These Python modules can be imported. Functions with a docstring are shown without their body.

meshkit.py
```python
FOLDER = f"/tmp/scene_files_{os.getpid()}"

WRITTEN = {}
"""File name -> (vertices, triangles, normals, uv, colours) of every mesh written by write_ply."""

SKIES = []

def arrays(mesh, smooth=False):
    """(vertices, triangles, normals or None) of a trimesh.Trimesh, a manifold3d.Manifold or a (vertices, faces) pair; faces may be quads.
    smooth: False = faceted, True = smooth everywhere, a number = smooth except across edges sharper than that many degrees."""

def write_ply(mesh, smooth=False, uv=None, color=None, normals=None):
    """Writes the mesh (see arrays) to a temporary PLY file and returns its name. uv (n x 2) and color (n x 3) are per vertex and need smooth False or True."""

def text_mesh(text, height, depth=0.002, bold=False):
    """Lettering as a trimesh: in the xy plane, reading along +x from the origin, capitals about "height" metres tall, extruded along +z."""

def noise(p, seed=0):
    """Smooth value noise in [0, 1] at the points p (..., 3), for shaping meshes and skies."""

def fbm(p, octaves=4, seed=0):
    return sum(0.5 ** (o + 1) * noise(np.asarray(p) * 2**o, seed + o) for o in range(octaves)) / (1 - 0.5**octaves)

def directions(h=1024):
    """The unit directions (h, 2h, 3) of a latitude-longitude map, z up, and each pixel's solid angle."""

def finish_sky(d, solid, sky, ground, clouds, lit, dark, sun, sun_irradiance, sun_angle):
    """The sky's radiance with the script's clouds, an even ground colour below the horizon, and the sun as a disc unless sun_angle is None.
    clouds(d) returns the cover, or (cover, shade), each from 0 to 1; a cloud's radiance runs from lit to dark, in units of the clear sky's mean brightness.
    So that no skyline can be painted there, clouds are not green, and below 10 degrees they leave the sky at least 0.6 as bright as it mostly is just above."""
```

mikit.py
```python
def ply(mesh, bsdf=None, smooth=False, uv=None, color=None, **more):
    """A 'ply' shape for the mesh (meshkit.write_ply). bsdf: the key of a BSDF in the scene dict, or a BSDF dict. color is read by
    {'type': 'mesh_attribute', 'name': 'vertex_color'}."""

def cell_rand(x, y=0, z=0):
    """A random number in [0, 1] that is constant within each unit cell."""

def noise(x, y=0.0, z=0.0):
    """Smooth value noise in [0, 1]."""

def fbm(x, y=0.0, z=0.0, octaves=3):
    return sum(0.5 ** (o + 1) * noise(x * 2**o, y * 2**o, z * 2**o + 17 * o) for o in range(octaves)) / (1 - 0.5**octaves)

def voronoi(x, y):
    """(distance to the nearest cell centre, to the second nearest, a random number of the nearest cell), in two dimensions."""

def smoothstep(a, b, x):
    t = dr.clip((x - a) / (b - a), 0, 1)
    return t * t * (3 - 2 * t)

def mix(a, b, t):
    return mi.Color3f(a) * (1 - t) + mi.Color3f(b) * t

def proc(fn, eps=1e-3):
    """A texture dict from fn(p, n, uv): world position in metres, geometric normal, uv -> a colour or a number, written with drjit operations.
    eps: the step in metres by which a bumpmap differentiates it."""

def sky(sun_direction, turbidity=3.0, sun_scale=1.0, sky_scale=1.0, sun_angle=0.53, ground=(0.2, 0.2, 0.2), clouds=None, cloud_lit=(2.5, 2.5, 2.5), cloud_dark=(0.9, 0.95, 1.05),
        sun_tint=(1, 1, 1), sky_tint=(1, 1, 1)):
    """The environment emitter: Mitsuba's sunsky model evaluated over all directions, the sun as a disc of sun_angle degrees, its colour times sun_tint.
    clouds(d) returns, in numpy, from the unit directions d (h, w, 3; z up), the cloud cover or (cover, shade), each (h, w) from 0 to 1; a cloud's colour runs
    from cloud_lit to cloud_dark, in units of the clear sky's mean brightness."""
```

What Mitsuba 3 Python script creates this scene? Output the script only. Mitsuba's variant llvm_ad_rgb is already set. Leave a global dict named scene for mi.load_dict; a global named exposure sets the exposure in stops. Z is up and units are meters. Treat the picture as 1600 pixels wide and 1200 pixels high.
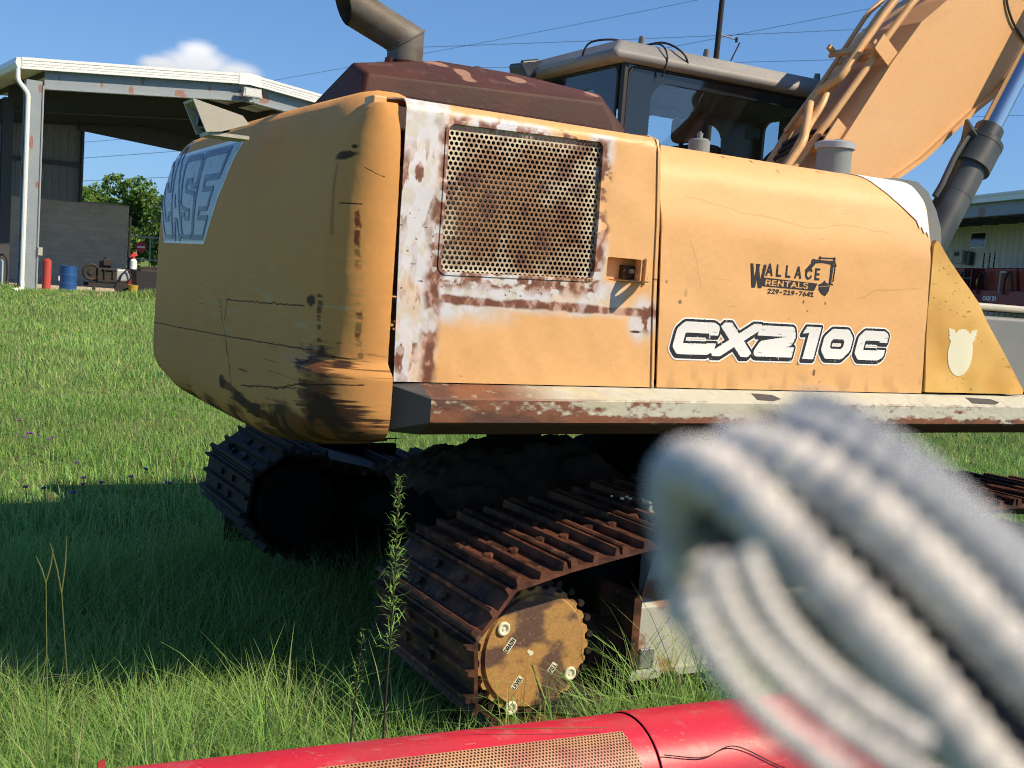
import math, random
import numpy as np, trimesh, shapely, manifold3d
import drjit as dr
import mitsuba as mi
import mikit, meshkit
from mikit import proc, noise, fbm, smoothstep, mix, voronoi
from shapely.geometry import Polygon, LineString, Point, box as sbox
from shapely import affinity
from shapely.ops import unary_union

T = mi.ScalarTransform4f
rng = np.random.default_rng(7)
random.seed(7)
scene, labels = {}, {}

# ------------------------------------------------------------------ camera, sky, exposure
CAM = np.array([-3.384, -4.485, 1.703])
FWD = np.array([0.49594, 0.86328, -0.09374])
UP = np.array([-0.01936, 0.11891, 0.99272])
scene['camera'] = {'type': 'thinlens', 'fov': 49.33, 'fov_axis': 'x', 'aperture_radius': 0.00112, 'focus_distance': 4.6,
                   'near_clip': 0.01, 'far_clip': 3000.0,
                   'to_world': T().look_at(origin=CAM.tolist(), target=(CAM + FWD).tolist(), up=UP.tolist())}
SUN = np.array([0.76, -0.92, 1.04])


def clouds(d):
    az = np.arctan2(d[..., 0], d[..., 1])
    el = np.arcsin(np.clip(d[..., 2], -1, 1))
    p = np.stack([az * 18, el * 26, az * 0 + 3.1], -1)
    n = meshkit.fbm(p, 5, 5)
    m = np.full(az.shape, -3.)
    for a0, e0, ra, re in ((.236, .158, .034, .013), (.232, .167, .018, .012), (.262, .155, .026, .010), (.204, .154, .022, .007)):
        q = 1 - np.sqrt(((az - a0) / ra) ** 2 + ((el - e0) / re) ** 2)
        m = np.maximum(m, q)
    m = m + (n - .5) * 1.5
    cover = np.clip(m * 1.5, 0, 1) * .92
    # a few other small far clouds round the horizon
    o = meshkit.fbm(np.stack([az * 5, el * 14, az * 0 + 9.], -1), 4, 11)
    ring = np.clip((o - .68) * 6, 0, 1) * np.clip(1 - np.abs(el - .12) / .08, 0, 1) * (np.abs(az - .5) > 1.0)
    return np.maximum(cover, ring * .7), np.clip(.55 - (el - .150) * 26, 0, .6)


scene['sky'] = mikit.sky(SUN.tolist(), turbidity=2.6, clouds=clouds, cloud_lit=(3.6, 3.6, 3.6), cloud_dark=(1.9, 2.0, 2.2),
                         sky_tint=(0.79, 0.97, 1.26), sky_scale=1.06, sun_scale=1.32, ground=(.10, .13, .06))
exposure = 1.70


# ------------------------------------------------------------------ helpers
def key_of(name):
    if name not in scene and name not in USED:
        USED.add(name)
        return name
    k = 1
    while f'{name}_{k:03d}' in USED or f'{name}_{k:03d}' in scene:
        k += 1
    USED.add(f'{name}_{k:03d}')
    return f'{name}_{k:03d}'


USED = set()


def thing(name, label, cat, group=None):
    k = key_of(name)
    labels[k] = {'label': label, 'category': cat}
    if group:
        labels[k]['group'] = group
    return k


def add(name, mesh, bsdf, smooth=30, **more):
    k = key_of(name)
    if isinstance(mesh, dict):
        scene[k] = {**mesh, **more}
    else:
        scene[k] = mikit.ply(mesh, bsdf, smooth=smooth, **more)
    return k


def cat(ms):
    return trimesh.util.concatenate([m for m in ms])


def box(x0, x1, y0, y1, z0, z1):
    m = trimesh.creation.box(extents=(x1 - x0, y1 - y0, z1 - z0))
    m.apply_translation(((x0 + x1) / 2, (y0 + y1) / 2, (z0 + z1) / 2))
    return m


def rbox(x0, x1, y0, y1, z0, z1, r=.02, seg=8):
    """rounded box: the hull of eight small spheres"""
    s = manifold3d.Manifold.sphere(r, seg * 2)
    ps = [s.translate((x, y, z)) for x in (x0 + r, x1 - r) for y in (y0 + r, y1 - r) for z in (z0 + r, z1 - r)]
    return tm(manifold3d.Manifold.batch_hull(ps))


def hull(points, r=0.0, seg=12):
    if r <= 0:
        return trimesh.convex.convex_hull(np.array(points, float))
    s = manifold3d.Manifold.sphere(r, seg)
    return tm(manifold3d.Manifold.batch_hull([s.translate(tuple(p)) for p in points]))


def tm(m):
    q = m.to_mesh()
    return trimesh.Trimesh(np.array(q.vert_properties[:, :3]), np.array(q.tri_verts), process=False)


def rod(p0, p1, r, r1=None, sides=20, caps=True):
    p0, p1 = np.asarray(p0, float), np.asarray(p1, float)
    r1 = r if r1 is None else r1
    t = (p1 - p0) / np.linalg.norm(p1 - p0)
    a = np.cross(t, [0, 0, 1.] if abs(t[2]) < .9 else [1., 0, 0]); a /= np.linalg.norm(a)
    b = np.cross(t, a)
    an = np.arange(sides) * 2 * np.pi / sides
    ring = np.cos(an)[:, None] * a + np.sin(an)[:, None] * b
    v = np.vstack([p0 + ring * r, p1 + ring * r1, p0[None], p1[None]])
    i = np.arange(sides); j = (i + 1) % sides
    f = [np.stack([i, j, j + sides], 1), np.stack([i, j + sides, i + sides], 1)]
    if caps:
        f += [np.stack([j, i, i * 0 + 2 * sides], 1), np.stack([i + sides, j + sides, i * 0 + 2 * sides + 1], 1)]
    return trimesh.Trimesh(v, np.vstack(f), process=False)


def tube(pts, r, sides=10, caps=True):
    p = np.asarray(pts, float)
    r = np.broadcast_to(r, (len(p),))
    t = np.gradient(p, axis=0)
    t /= np.linalg.norm(t, axis=1, keepdims=True)
    a = np.cross(t[0], [0, 0, 1.] if abs(t[0, 2]) < .9 else [1., 0, 0]); a /= np.linalg.norm(a)
    A = []
    for k in range(len(p)):
        a = a - t[k] * (a @ t[k]); a /= np.linalg.norm(a); A.append(a)
    A = np.array(A); B = np.cross(t, A)
    an = np.arange(sides) * 2 * np.pi / sides
    v = p[:, None] + r[:, None, None] * (np.cos(an)[None, :, None] * A[:, None] + np.sin(an)[None, :, None] * B[:, None])
    i, j = np.meshgrid(np.arange(len(p) - 1), np.arange(sides), indexing='ij')
    q = np.stack([i * sides + j, i * sides + (j + 1) % sides, (i + 1) * sides + (j + 1) % sides, (i + 1) * sides + j], -1).reshape(-1, 4)
    f = np.vstack([q[:, [0, 1, 2]], q[:, [0, 2, 3]]])
    v = v.reshape(-1, 3)
    if caps:
        n = len(v)
        v = np.vstack([v, p[:1], p[-1:]])
        k = np.arange(sides); l = (k + 1) % sides; e = (len(p) - 1) * sides
        f = np.vstack([f, np.stack([l, k, k * 0 + n], 1), np.stack([e + k, e + l, k * 0 + n + 1], 1)])
    return trimesh.Trimesh(v, f, process=False)


def spline(pts, n=8):
    """Catmull-Rom through the points"""
    p = np.asarray(pts, float)
    p = np.vstack([2 * p[0] - p[1], p, 2 * p[-1] - p[-2]])
    out = []
    for k in range(1, len(p) - 2):
        for t in np.arange(n) / n:
            a, b, c, d = p[k - 1:k + 3]
            out.append(.5 * (2 * b + (c - a) * t + (2 * a - 5 * b + 4 * c - d) * t ** 2 + (3 * b - a - 3 * c + d) * t ** 3))
    out.append(p[-2])
    return np.array(out)


def bend(pts, rad=.05, n=5):
    """polyline with rounded corners"""
    p = [np.asarray(q, float) for q in pts]
    out = [p[0]]
    for k in range(1, len(p) - 1):
        a, b = p[k - 1] - p[k], p[k + 1] - p[k]
        la, lb = np.linalg.norm(a), np.linalg.norm(b)
        d = min(rad, la * .45, lb * .45)
        s, e = p[k] + a / la * d, p[k] + b / lb * d
        for t in np.linspace(0, 1, n):
            out.append((1 - t) ** 2 * s + 2 * t * (1 - t) * p[k] + t * t * e)
    out.append(p[-1])
    return np.array(out)


def extr(poly, h):
    gs = [g for g in getattr(poly, 'geoms', [poly]) if g.area > 1e-9]
    return cat([trimesh.creation.extrude_polygon(g, h, engine='earcut') for g in gs])


def plate_xz(poly, y0, y1):
    """polygon in (x, z) as a plate between y0 and y1"""
    m = extr(poly, y1 - y0)
    v = np.array(m.vertices)
    return trimesh.Trimesh(np.stack([v[:, 0], y0 + v[:, 2], v[:, 1]], 1), np.array(m.faces)[:, ::-1], process=False)


def sheet(poly, th, fn, size, lift=0.0):
    """polygon in (s, t) -> thin sheet on the surface fn(s, t, w), w = distance along its normal"""
    m = extr(poly, th)
    v, f = trimesh.remesh.subdivide_to_size(np.array(m.vertices), np.array(m.faces), size, max_iter=12)
    return trimesh.Trimesh(fn(v[:, 0], v[:, 1], v[:, 2] - th + lift), f, process=False)


def rrect(x0, x1, y0, y1, r, seg=6):
    return sbox(x0 + r, y0 + r, x1 - r, y1 - r).buffer(r, quad_segs=seg)


def text_poly(text, h, bold=False):
    m = meshkit.text_mesh(text, h, .01, bold)
    m.merge_vertices()
    top = [Polygon(m.vertices[f][:, :2]) for f, n in zip(m.faces, m.face_normals) if n[2] > .9]
    return unary_union([p.buffer(h * .004) for p in top if p.area > 0]).simplify(h * .006)


def perforated(w, h, pitch, hole, th, k=10):
    """hexagonally perforated sheet in (s, t) from (0, 0) to (w, h): front at w = 0, hole walls to -th; arrays v (n, 3), f"""
    rh = pitch * .866
    nr, nc = int(round(h / rh)), int(round(w / pitch))
    px, rh = w / nc, h / nr
    an = np.sort(np.r_[np.arange(k) * 2 * np.pi / k + .2, [math.atan2(sy * rh, sx * px) % (2 * np.pi) for sx in (1, -1) for sy in (1, -1)]])
    c, s = np.cos(an), np.sin(an)
    sc = np.minimum(px / 2 / np.maximum(np.abs(c), 1e-9), rh / 2 / np.maximum(np.abs(s), 1e-9))
    outer, inner = np.stack([c * sc, s * sc, c * 0], 1), np.stack([c * hole, s * hole, c * 0], 1)
    cell = np.vstack([outer, inner, inner - [0, 0, th]])
    n = len(an); i = np.arange(n); j = (i + 1) % n
    f = np.vstack([np.stack([i, j, n + j], 1), np.stack([i, n + j, n + i], 1), np.stack([n + i, n + j, 2 * n + j], 1), np.stack([n + i, 2 * n + j, 2 * n + i], 1)])
    V, F, at = [], [], 0
    for r in range(nr):
        for q in range(nc + (r % 2)):
            ctr = np.array([(q + (.5 if r % 2 == 0 else 0)) * px, (r + .5) * rh, 0])
            vv = cell + ctr
            vv[:, 0] = np.clip(vv[:, 0], 0, w)
            V.append(vv); F.append(f + at); at += len(cell)
    return np.vstack(V), np.vstack(F)


def mud(n, x, y, z, r, seed, flat=.5):
    g = np.random.default_rng(seed)
    out = []
    for _ in range(n):
        m = trimesh.creation.icosphere(2, 1.0)
        v = np.array(m.vertices)
        v *= (.6 + .8 * meshkit.fbm(v * 1.7 + g.uniform(0, 50, 3), 3)[:, None])
        v *= g.uniform(r[0], r[1]) * np.array([1, 1, flat])
        v += [g.uniform(*x), g.uniform(*y), z]
        out.append(trimesh.Trimesh(v, m.faces, process=False))
    return cat(out)


# ------------------------------------------------------------------ materials
def mat(key, color, rough=.5, metal=0.0, spec=.5, bump=None, bscale=.001, **kw):
    c = color if isinstance(color, dict) else {'type': 'rgb', 'value': list(color)}
    r = rough if isinstance(rough, dict) else float(rough)
    b = {'type': 'principled', 'base_color': c, 'roughness': r, 'metallic': float(metal), 'specular': float(spec), **kw}
    if bump is not None:
        b = {'type': 'bumpmap', 'nested_texture': proc(bump, 1e-3), 'scale': bscale, 'nested_bsdf': b}
    scene[key] = {'type': 'twosided', 'bsdf': b}
    return key


ORANGE = (.635, .365, .145)
RUST, RUSTD = (.165, .062, .028), (.055, .022, .014)
FILL = (.66, .66, .70)


def F(v):
    return mi.Float(v)


def blob(u, v, u0, v0, ru, rv, soft=.4):
    d = dr.sqrt(dr.square((u - u0) / ru) + dr.square((v - v0) / rv))
    return 1 - smoothstep(1 - soft, 1 + soft, d)


def seg(u, v, u0, v0, u1, v1, w):
    du, dv = u1 - u0, v1 - v0
    t = dr.clip(((u - u0) * du + (v - v0) * dv) / (du * du + dv * dv), 0, 1)
    d = dr.sqrt(dr.square(u - u0 - du * t) + dr.square(v - v0 - dv * t))
    return 1 - smoothstep(w * .5, w * 1.3, d)


def fade(p):
    """uneven, sun-faded orange paint with dust"""
    n = fbm(p.x * 2.3, p.y * 2.3, p.z * 2.3, 3)
    g = noise(p.x * 60, p.y * 60, p.z * 60)
    return mix(mi.Color3f(*ORANGE), mi.Color3f(.655, .40, .185), smoothstep(.35, .75, n) * .55) * (.965 + .07 * g)


def f_panel(p, n, uv):
    c = fade(p)
    ch = smoothstep(.80, .84, noise(p.x * 45, p.y * 40, p.z * 30)) * smoothstep(.62, .75, noise(p.x * 3 + 9, p.y * 3, p.z * 3))
    sc = smoothstep(.93, .96, noise(p.x * 6 + p.z * 2, p.z * 160, 4.)) * smoothstep(.6, .75, noise(p.x * 4, p.z * 5, 7.))
    low = smoothstep(1.47, 1.37, p.z) * smoothstep(.45, .8, noise(p.x * 30, p.z * 14, 2.)) * .25
    c = mix(c, mi.Color3f(*RUSTD), dr.minimum(ch * .8 + low, 1))
    wf = fbm(p.x * 6, 2., p.z * 6, 3) - .5
    sm_ = dr.maximum(seg(p.x, p.z + wf * .05, -.95, 2.02, -.40, 1.975, .0030), seg(p.x, p.z + wf * .05, -.40, 1.975, .05, 2.00, .0025))
    sm_ = dr.maximum(sm_, dr.maximum(seg(p.x + wf * .04, p.z, -.93, 1.88, -.86, 1.72, .0022), seg(p.x, p.z + wf * .06, -.1, 1.73, .25, 1.80, .0030)))
    c = mix(c, mi.Color3f(.42, .22, .09), sm_ * .45)
    return mix(c, mi.Color3f(.34, .17, .07), sc * .5)


mat('mat_panel', proc(f_panel), .55, bump=lambda p, n, uv: fbm(p.x * 5, p.y * 5, p.z * 5, 2), bscale=.010)


def f_boom(p, n, uv):
    c = fade(p) * mi.Color3f(.93, .93, .98)
    d = smoothstep(.55, .8, fbm(p.x * 4, p.y * 4, p.z * 4 + 20, 3))
    return mix(c, mi.Color3f(.46, .26, .11), d * .35)


mat('mat_boom', proc(f_boom), .45)


def f_door(p, n, uv):
    c = fade(p)
    wob = fbm(p.x * 14, 3., p.z * 14, 3)
    big = fbm(p.x * 7 + 30, 5., p.z * 4, 3)
    fine = fbm(p.x * 42, 9., p.z * 26, 3)
    # bare filler where the panel was cut and welded
    strip = smoothstep(-1.868, -1.905, p.x + (wob - .5) * .05)
    under = smoothstep(1.585, 1.615, p.z + (wob - .5) * .03) * smoothstep(1.73, 1.70, p.z) * smoothstep(-1.05, -1.30, p.x + (big - .5) * .35)
    under2 = smoothstep(1.52, 1.60, p.z + (wob - .5) * .06) * smoothstep(1.66, 1.62, p.z) * smoothstep(-1.55, -1.80, p.x + (wob - .5) * .25)
    right = blob(p.x, p.z, -1.115, 1.60, .055, .075) * .9
    frame = smoothstep(-1.262, -1.30, p.x) * smoothstep(2.20, 2.185, p.z) * smoothstep(1.62, 1.67, p.z)
    fil = dr.clip(dr.maximum(dr.maximum(strip, dr.maximum(under, under2)), dr.maximum(right, frame * smoothstep(.3, .5, big))), 0, 1)
    paintleft = smoothstep(.60, .68, fbm(p.x * 11 + 7, 2., p.z * 5, 3)) * (1 - smoothstep(2.02, 2.12, p.z))
    fcol = mix(mi.Color3f(.54, .55, .60), mi.Color3f(.50, .49, .45), smoothstep(.45, .65, fine))
    c = mix(c, fcol, fil * (1 - .4 * paintleft))
    # rust: along the grille frame, the weld under it, the old joint at x = -1.89, patches in the strip
    st = fbm(p.x * 46, 1., p.z * 11 + 4, 4)
    r1 = smoothstep(.53, .60, st) * smoothstep(-1.86, -1.93, p.x) * smoothstep(2.13, 2.0, p.z) * (.25 + .75 * smoothstep(.42, .6, big))
    r2 = smoothstep(.040, .012, dr.abs(p.x + 1.905 + (wob - .5) * .03)) * smoothstep(.36, .52, fbm(p.x * 22 + 3, 6., p.z * 9, 3)) * smoothstep(2.2, 2.1, p.z)
    r3 = smoothstep(.017, .008, dr.abs(p.z - 1.622 + (wob - .5) * .025)) * smoothstep(-1.95, -1.85, p.x)
    ex = dr.maximum(dr.abs(p.x + 1.605) - .285, dr.abs(p.z - 1.925) - .232)
    r4 = smoothstep(.040, .012, ex + (wob - .5) * .05) * smoothstep(.38, .52, fbm(p.x * 30, 8., p.z * 30, 3))
    r5 = blob(p.x, p.z, -1.09, 1.605, .03, .05) * smoothstep(.35, .5, fine)
    r = dr.clip(dr.maximum(dr.maximum(r1, r2), dr.maximum(dr.maximum(r3, r4), r5)), 0, 1)
    rc = mix(mi.Color3f(.30, .145, .085), mi.Color3f(.135, .048, .028), smoothstep(.35, .65, fine))
    c = mix(c, rc, r * (.55 + .45 * smoothstep(.3, .5, fine)))
    nick = smoothstep(.90, .92, noise(p.x * 75, 2., p.z * 80)) * .8
    nick = dr.maximum(nick * smoothstep(.55, .7, noise(p.x * 4 + 2, 2., p.z * 4)), blob(p.x, p.z, -1.135, 1.555, .022, .0045))
    return mix(c, mi.Color3f(.05, .025, .015), dr.clip(nick, 0, 1))


mat('mat_door', proc(f_door), .5, bump=lambda p, n, uv: fbm(p.x * 9, p.y * 5, p.z * 6, 2) + .12 * fbm(p.x * 50, 3., p.z * 40, 2) * smoothstep(-1.84, -1.93, p.x), bscale=.010)


def f_cw(p, n, uv):
    u, v = F(uv.x), F(uv.y)
    c = fade(p)
    w = fbm(u * 9, v * 9, 1., 3) - .5
    wf = fbm(u * 34, v * 34, 2., 3) - .5
    hs = fbm(u * 8, v * 110, 5., 3)                        # horizontal scrape streaks
    vs = fbm(u * 90, v * 7, 6., 2)
    # grime rising from the bottom edge
    c = mix(c * mi.Color3f(.97, .83, .66), mi.Color3f(.40, .205, .07), smoothstep(1.75, 1.25, v + w * .2) * .5)
    ragged = w * .10 + (hs - .5) * .09 + wf * .03
    low = smoothstep(1.20, 1.14, v + w * .14 + (hs - .5) * .06)
    cor = dr.maximum(blob(u + ragged * 1.6, v + ragged * .5, .175, 1.20, .125, .155, .22), blob(u + ragged * 2, v + ragged * .5, .42, 1.165, .30, .075, .3))
    patch = blob(u + (hs - .5) * .36, v + wf * .05, .215, 1.412, .085, .048, .45)
    wedge = seg(u + wf * .06, v + (hs - .5) * .04, 1.20, 1.262, .62, 1.185, .022)
    vst = seg(u + wf * .035, v, .262, 1.60, .24, 1.45, .020) * smoothstep(.38, .56, hs)
    grime = dr.clip(dr.maximum(dr.maximum(low * .9, cor), dr.maximum(dr.maximum(patch, wedge), vst * .8)), 0, 1)
    gcol = mix(mi.Color3f(.030, .018, .014), mi.Color3f(.13, .050, .022), smoothstep(.45, .62, fbm(u * 16, v * 22, 3., 3)))
    c = mix(c, gcol, grime * .95)
    # the rusty vertical scuff near the corner, in short horizontal ticks
    sc = seg(u + wf * .016, v, .122, 1.87, .087, 1.435, .010) * smoothstep(.30, .55, fbm(u * 30, v * 70, 8., 3)) * smoothstep(.25, .5, noise(3., v * 11, 2.))
    c = mix(c, mi.Color3f(.16, .055, .022), dr.clip(sc, 0, 1))
    c = mix(c, mi.Color3f(.36, .28, .085), seg(u + wf * .03, v, .125, 1.75, .10, 1.45, .03) * .4 * smoothstep(.4, .6, hs))
    run = seg(u, v, .238, 2.0, .215, 1.80, .010)
    c = mix(c, mi.Color3f(.28, .12, .045), run * .5)
    # dent, spot, cracks and long scratches
    dent = dr.maximum(blob(u, v + (u - .2) * .12 + wf * .012, .203, 2.030, .062, .0115, .25), blob(u, v, .157, 2.057, .014, .006))
    spot = blob(u + wf * .04, v + wf * .03, .331, 1.593, .034, .017, .3)
    ln = seg(u, v + wf * .006, 2.62, 1.362, .29, 1.436, .0024)
    ln = dr.maximum(ln, seg(u, v + wf * .012, 1.173, 1.544, .377, 1.569, .0026))
    ln = dr.maximum(ln, seg(u + wf * .03, v, 1.173, 1.546, 1.196, 1.465, .0045))
    ln = dr.maximum(ln, seg(u + wf * .03, v, 1.283, 1.539, 1.057, 1.258, .0030))
    ln = dr.maximum(ln, seg(u, v + wf * .01, .592, 1.288, .07, 1.352, .0030))
    ln = dr.maximum(ln, seg(u, v + wf * .01, .95, 1.27, .30, 1.31, .0022))
    ln = dr.maximum(ln, seg(u, v + wf * .01, .11, 1.998, .046, 1.973, .0014))
    ln = dr.maximum(ln, seg(u, v, .192, 1.889, .11, 1.889, .0022))
    hair = smoothstep(.90, .95, noise(u * 3.2, v * 190, 3.)) * smoothstep(1.72, 1.52, v) * smoothstep(.42, .6, noise(u * 5, v * 6, 1.)) * .75
    ticks = smoothstep(.90, .94, noise(u * 120, v * 22, 5.)) * blob(u, v, .05, 2.03, .05, .06) * .8
    dk = dr.clip(dr.maximum(dr.maximum(dent, spot), dr.maximum(dr.maximum(ln, hair), ticks)), 0, 1)
    c = mix(c, mi.Color3f(.035, .020, .015), dk * .92)
    green = smoothstep(.68, .75, noise(u * 7, v * 90, 12.)) * smoothstep(1.35, 1.5, v) * smoothstep(1.80, 1.65, v) * .35
    return mix(c, mi.Color3f(.42, .44, .26), green * smoothstep(.5, .6, noise(u * 6, v * 8, 4.)))


mat('mat_counterweight', proc(f_cw), .65, spec=.12, bump=lambda p, n, uv: fbm(p.x * 6, p.y * 6, p.z * 6, 2) + .05 * noise(p.x * 70, p.y * 70, p.z * 70), bscale=.008)


def f_bar(p, n, uv):
    w = fbm(p.x * 8, p.y * 8, p.z * 16, 4)
    fine = fbm(p.x * 40, p.y * 30, p.z * 60, 3)
    along = smoothstep(-.95, -1.75, p.x)
    base = mix(mi.Color3f(.42, .44, .38), mi.Color3f(.40, .355, .21), smoothstep(.35, .7, w) * (.25 + .6 * along))
    e = dr.maximum(smoothstep(1.285, 1.262, p.z), smoothstep(1.318, 1.331, p.z) * (1 - smoothstep(.5, .9, n.z) * .8))
    r = dr.clip(smoothstep(.80, .45, fine + .38 - along * .46 - e * .45 + (w - .5) * .8), 0, 1)
    r = r * (1 - .85 * smoothstep(.5, .9, n.z) * smoothstep(-1.7, -1.4, p.x))
    c = mix(base, mix(mi.Color3f(*RUST), mi.Color3f(.075, .032, .022), smoothstep(.4, .65, w)), r)
    lo = smoothstep(1.256, 1.244, p.z)  # downward bevel painted dark, its shade put into the colour
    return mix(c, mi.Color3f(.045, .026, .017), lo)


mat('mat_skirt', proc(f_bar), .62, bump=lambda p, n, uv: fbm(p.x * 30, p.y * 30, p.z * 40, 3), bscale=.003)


def f_hood(p, n, uv):
    w = fbm(p.x * 5, p.y * 5, p.z * 9, 4)
    c = mix(mi.Color3f(.062, .017, .013), mi.Color3f(.040, .013, .011), smoothstep(.35, .65, w))
    dust = smoothstep(.45, .95, n.z) * .16 + smoothstep(.62, .75, fbm(p.x * 22, p.y * 22, p.z * 7, 3)) * .22
    c = mix(c, mi.Color3f(.20, .125, .10), dust)
    chip = smoothstep(.74, .78, fbm(p.x * 9 + 4, p.y * 9, p.z * 9, 2))
    return mix(c, mi.Color3f(.34, .20, .14), chip * .8)


mat('mat_hood', proc(f_hood), .6, spec=.25, bump=lambda p, n, uv: noise(p.x * 90, p.y * 90, p.z * 90), bscale=.0004)


def f_rust(p, n, uv):
    w = fbm(p.x * 11, p.y * 11, p.z * 11, 4)
    c = mix(mi.Color3f(.115, .046, .027), mi.Color3f(.036, .018, .014), smoothstep(.35, .62, w))
    return mix(c, mi.Color3f(.19, .12, .075), smoothstep(.66, .8, fbm(p.x * 35, p.y * 35, p.z * 35, 2)) * .5)


mat('mat_track', proc(f_rust), .6, metal=.0, spec=.25, bump=lambda p, n, uv: fbm(p.x * 60, p.y * 60, p.z * 60, 2), bscale=.002)


def f_hub(p, n, uv):
    w = fbm(p.x * 9, p.y * 9, p.z * 9, 4)
    g = noise(p.x * 160, p.y * 160, p.z * 160)
    c = mix(mi.Color3f(.36, .205, .065), mi.Color3f(.10, .055, .040), smoothstep(.47, .60, w))
    c = mix(c, mi.Color3f(.33, .22, .11), smoothstep(.72, .95, g) * .3)
    return c * (.82 + .32 * g)


mat('mat_hub', proc(f_hub), .8, bump=lambda p, n, uv: fbm(p.x * 60, p.y * 60, p.z * 60, 3), bscale=.0012)


def f_screen(p, n, uv):
    w = fbm(p.x * 6, 2., p.z * 6, 4)
    s = fbm(p.x * 15, 7., p.z * 13, 3)
    edge = smoothstep(.10, .30, dr.maximum(dr.abs(p.x + 1.605) / .285 - .62, dr.abs(p.z - 1.925) / .23 - .70))
    t = dr.clip(smoothstep(.22, .58, w) * .8 + blob(p.x + (w - .5) * .3, p.z + (s - .5) * .25, -1.60, 1.90, .20, .17, .5) * .5 - edge * .5 + (s - .5) * .9 + (fbm(p.x * 40, 3., p.z * 40, 2) - .5) * .6, 0, 1)
    c = mix(mi.Color3f(.55, .50, .37), mi.Color3f(.24, .13, .06), t)
    return mix(c, mi.Color3f(.11, .036, .026), smoothstep(.54, .68, s) * .7)


mat('mat_screen', proc(f_screen), .5, metal=.15)


def f_red(p, n, uv):
    w = fbm(p.x * 7, p.y * 7, p.z * 7, 3)
    sc = smoothstep(.90, .94, noise(p.x * 14, p.y * 120, p.z * 120))
    c = mix(mi.Color3f(.50, .018, .042), mi.Color3f(.42, .028, .045), smoothstep(.4, .7, w))
    c = mix(c, mi.Color3f(.42, .16, .15), smoothstep(.55, .8, fbm(p.x * 30, p.y * 30, p.z * 30, 4)) * .35 + smoothstep(.86, .9, noise(p.x * 110, p.y * 110, p.z * 110)) * .4)
    return mix(c, mi.Color3f(.55, .22, .20), sc * .35)


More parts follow.
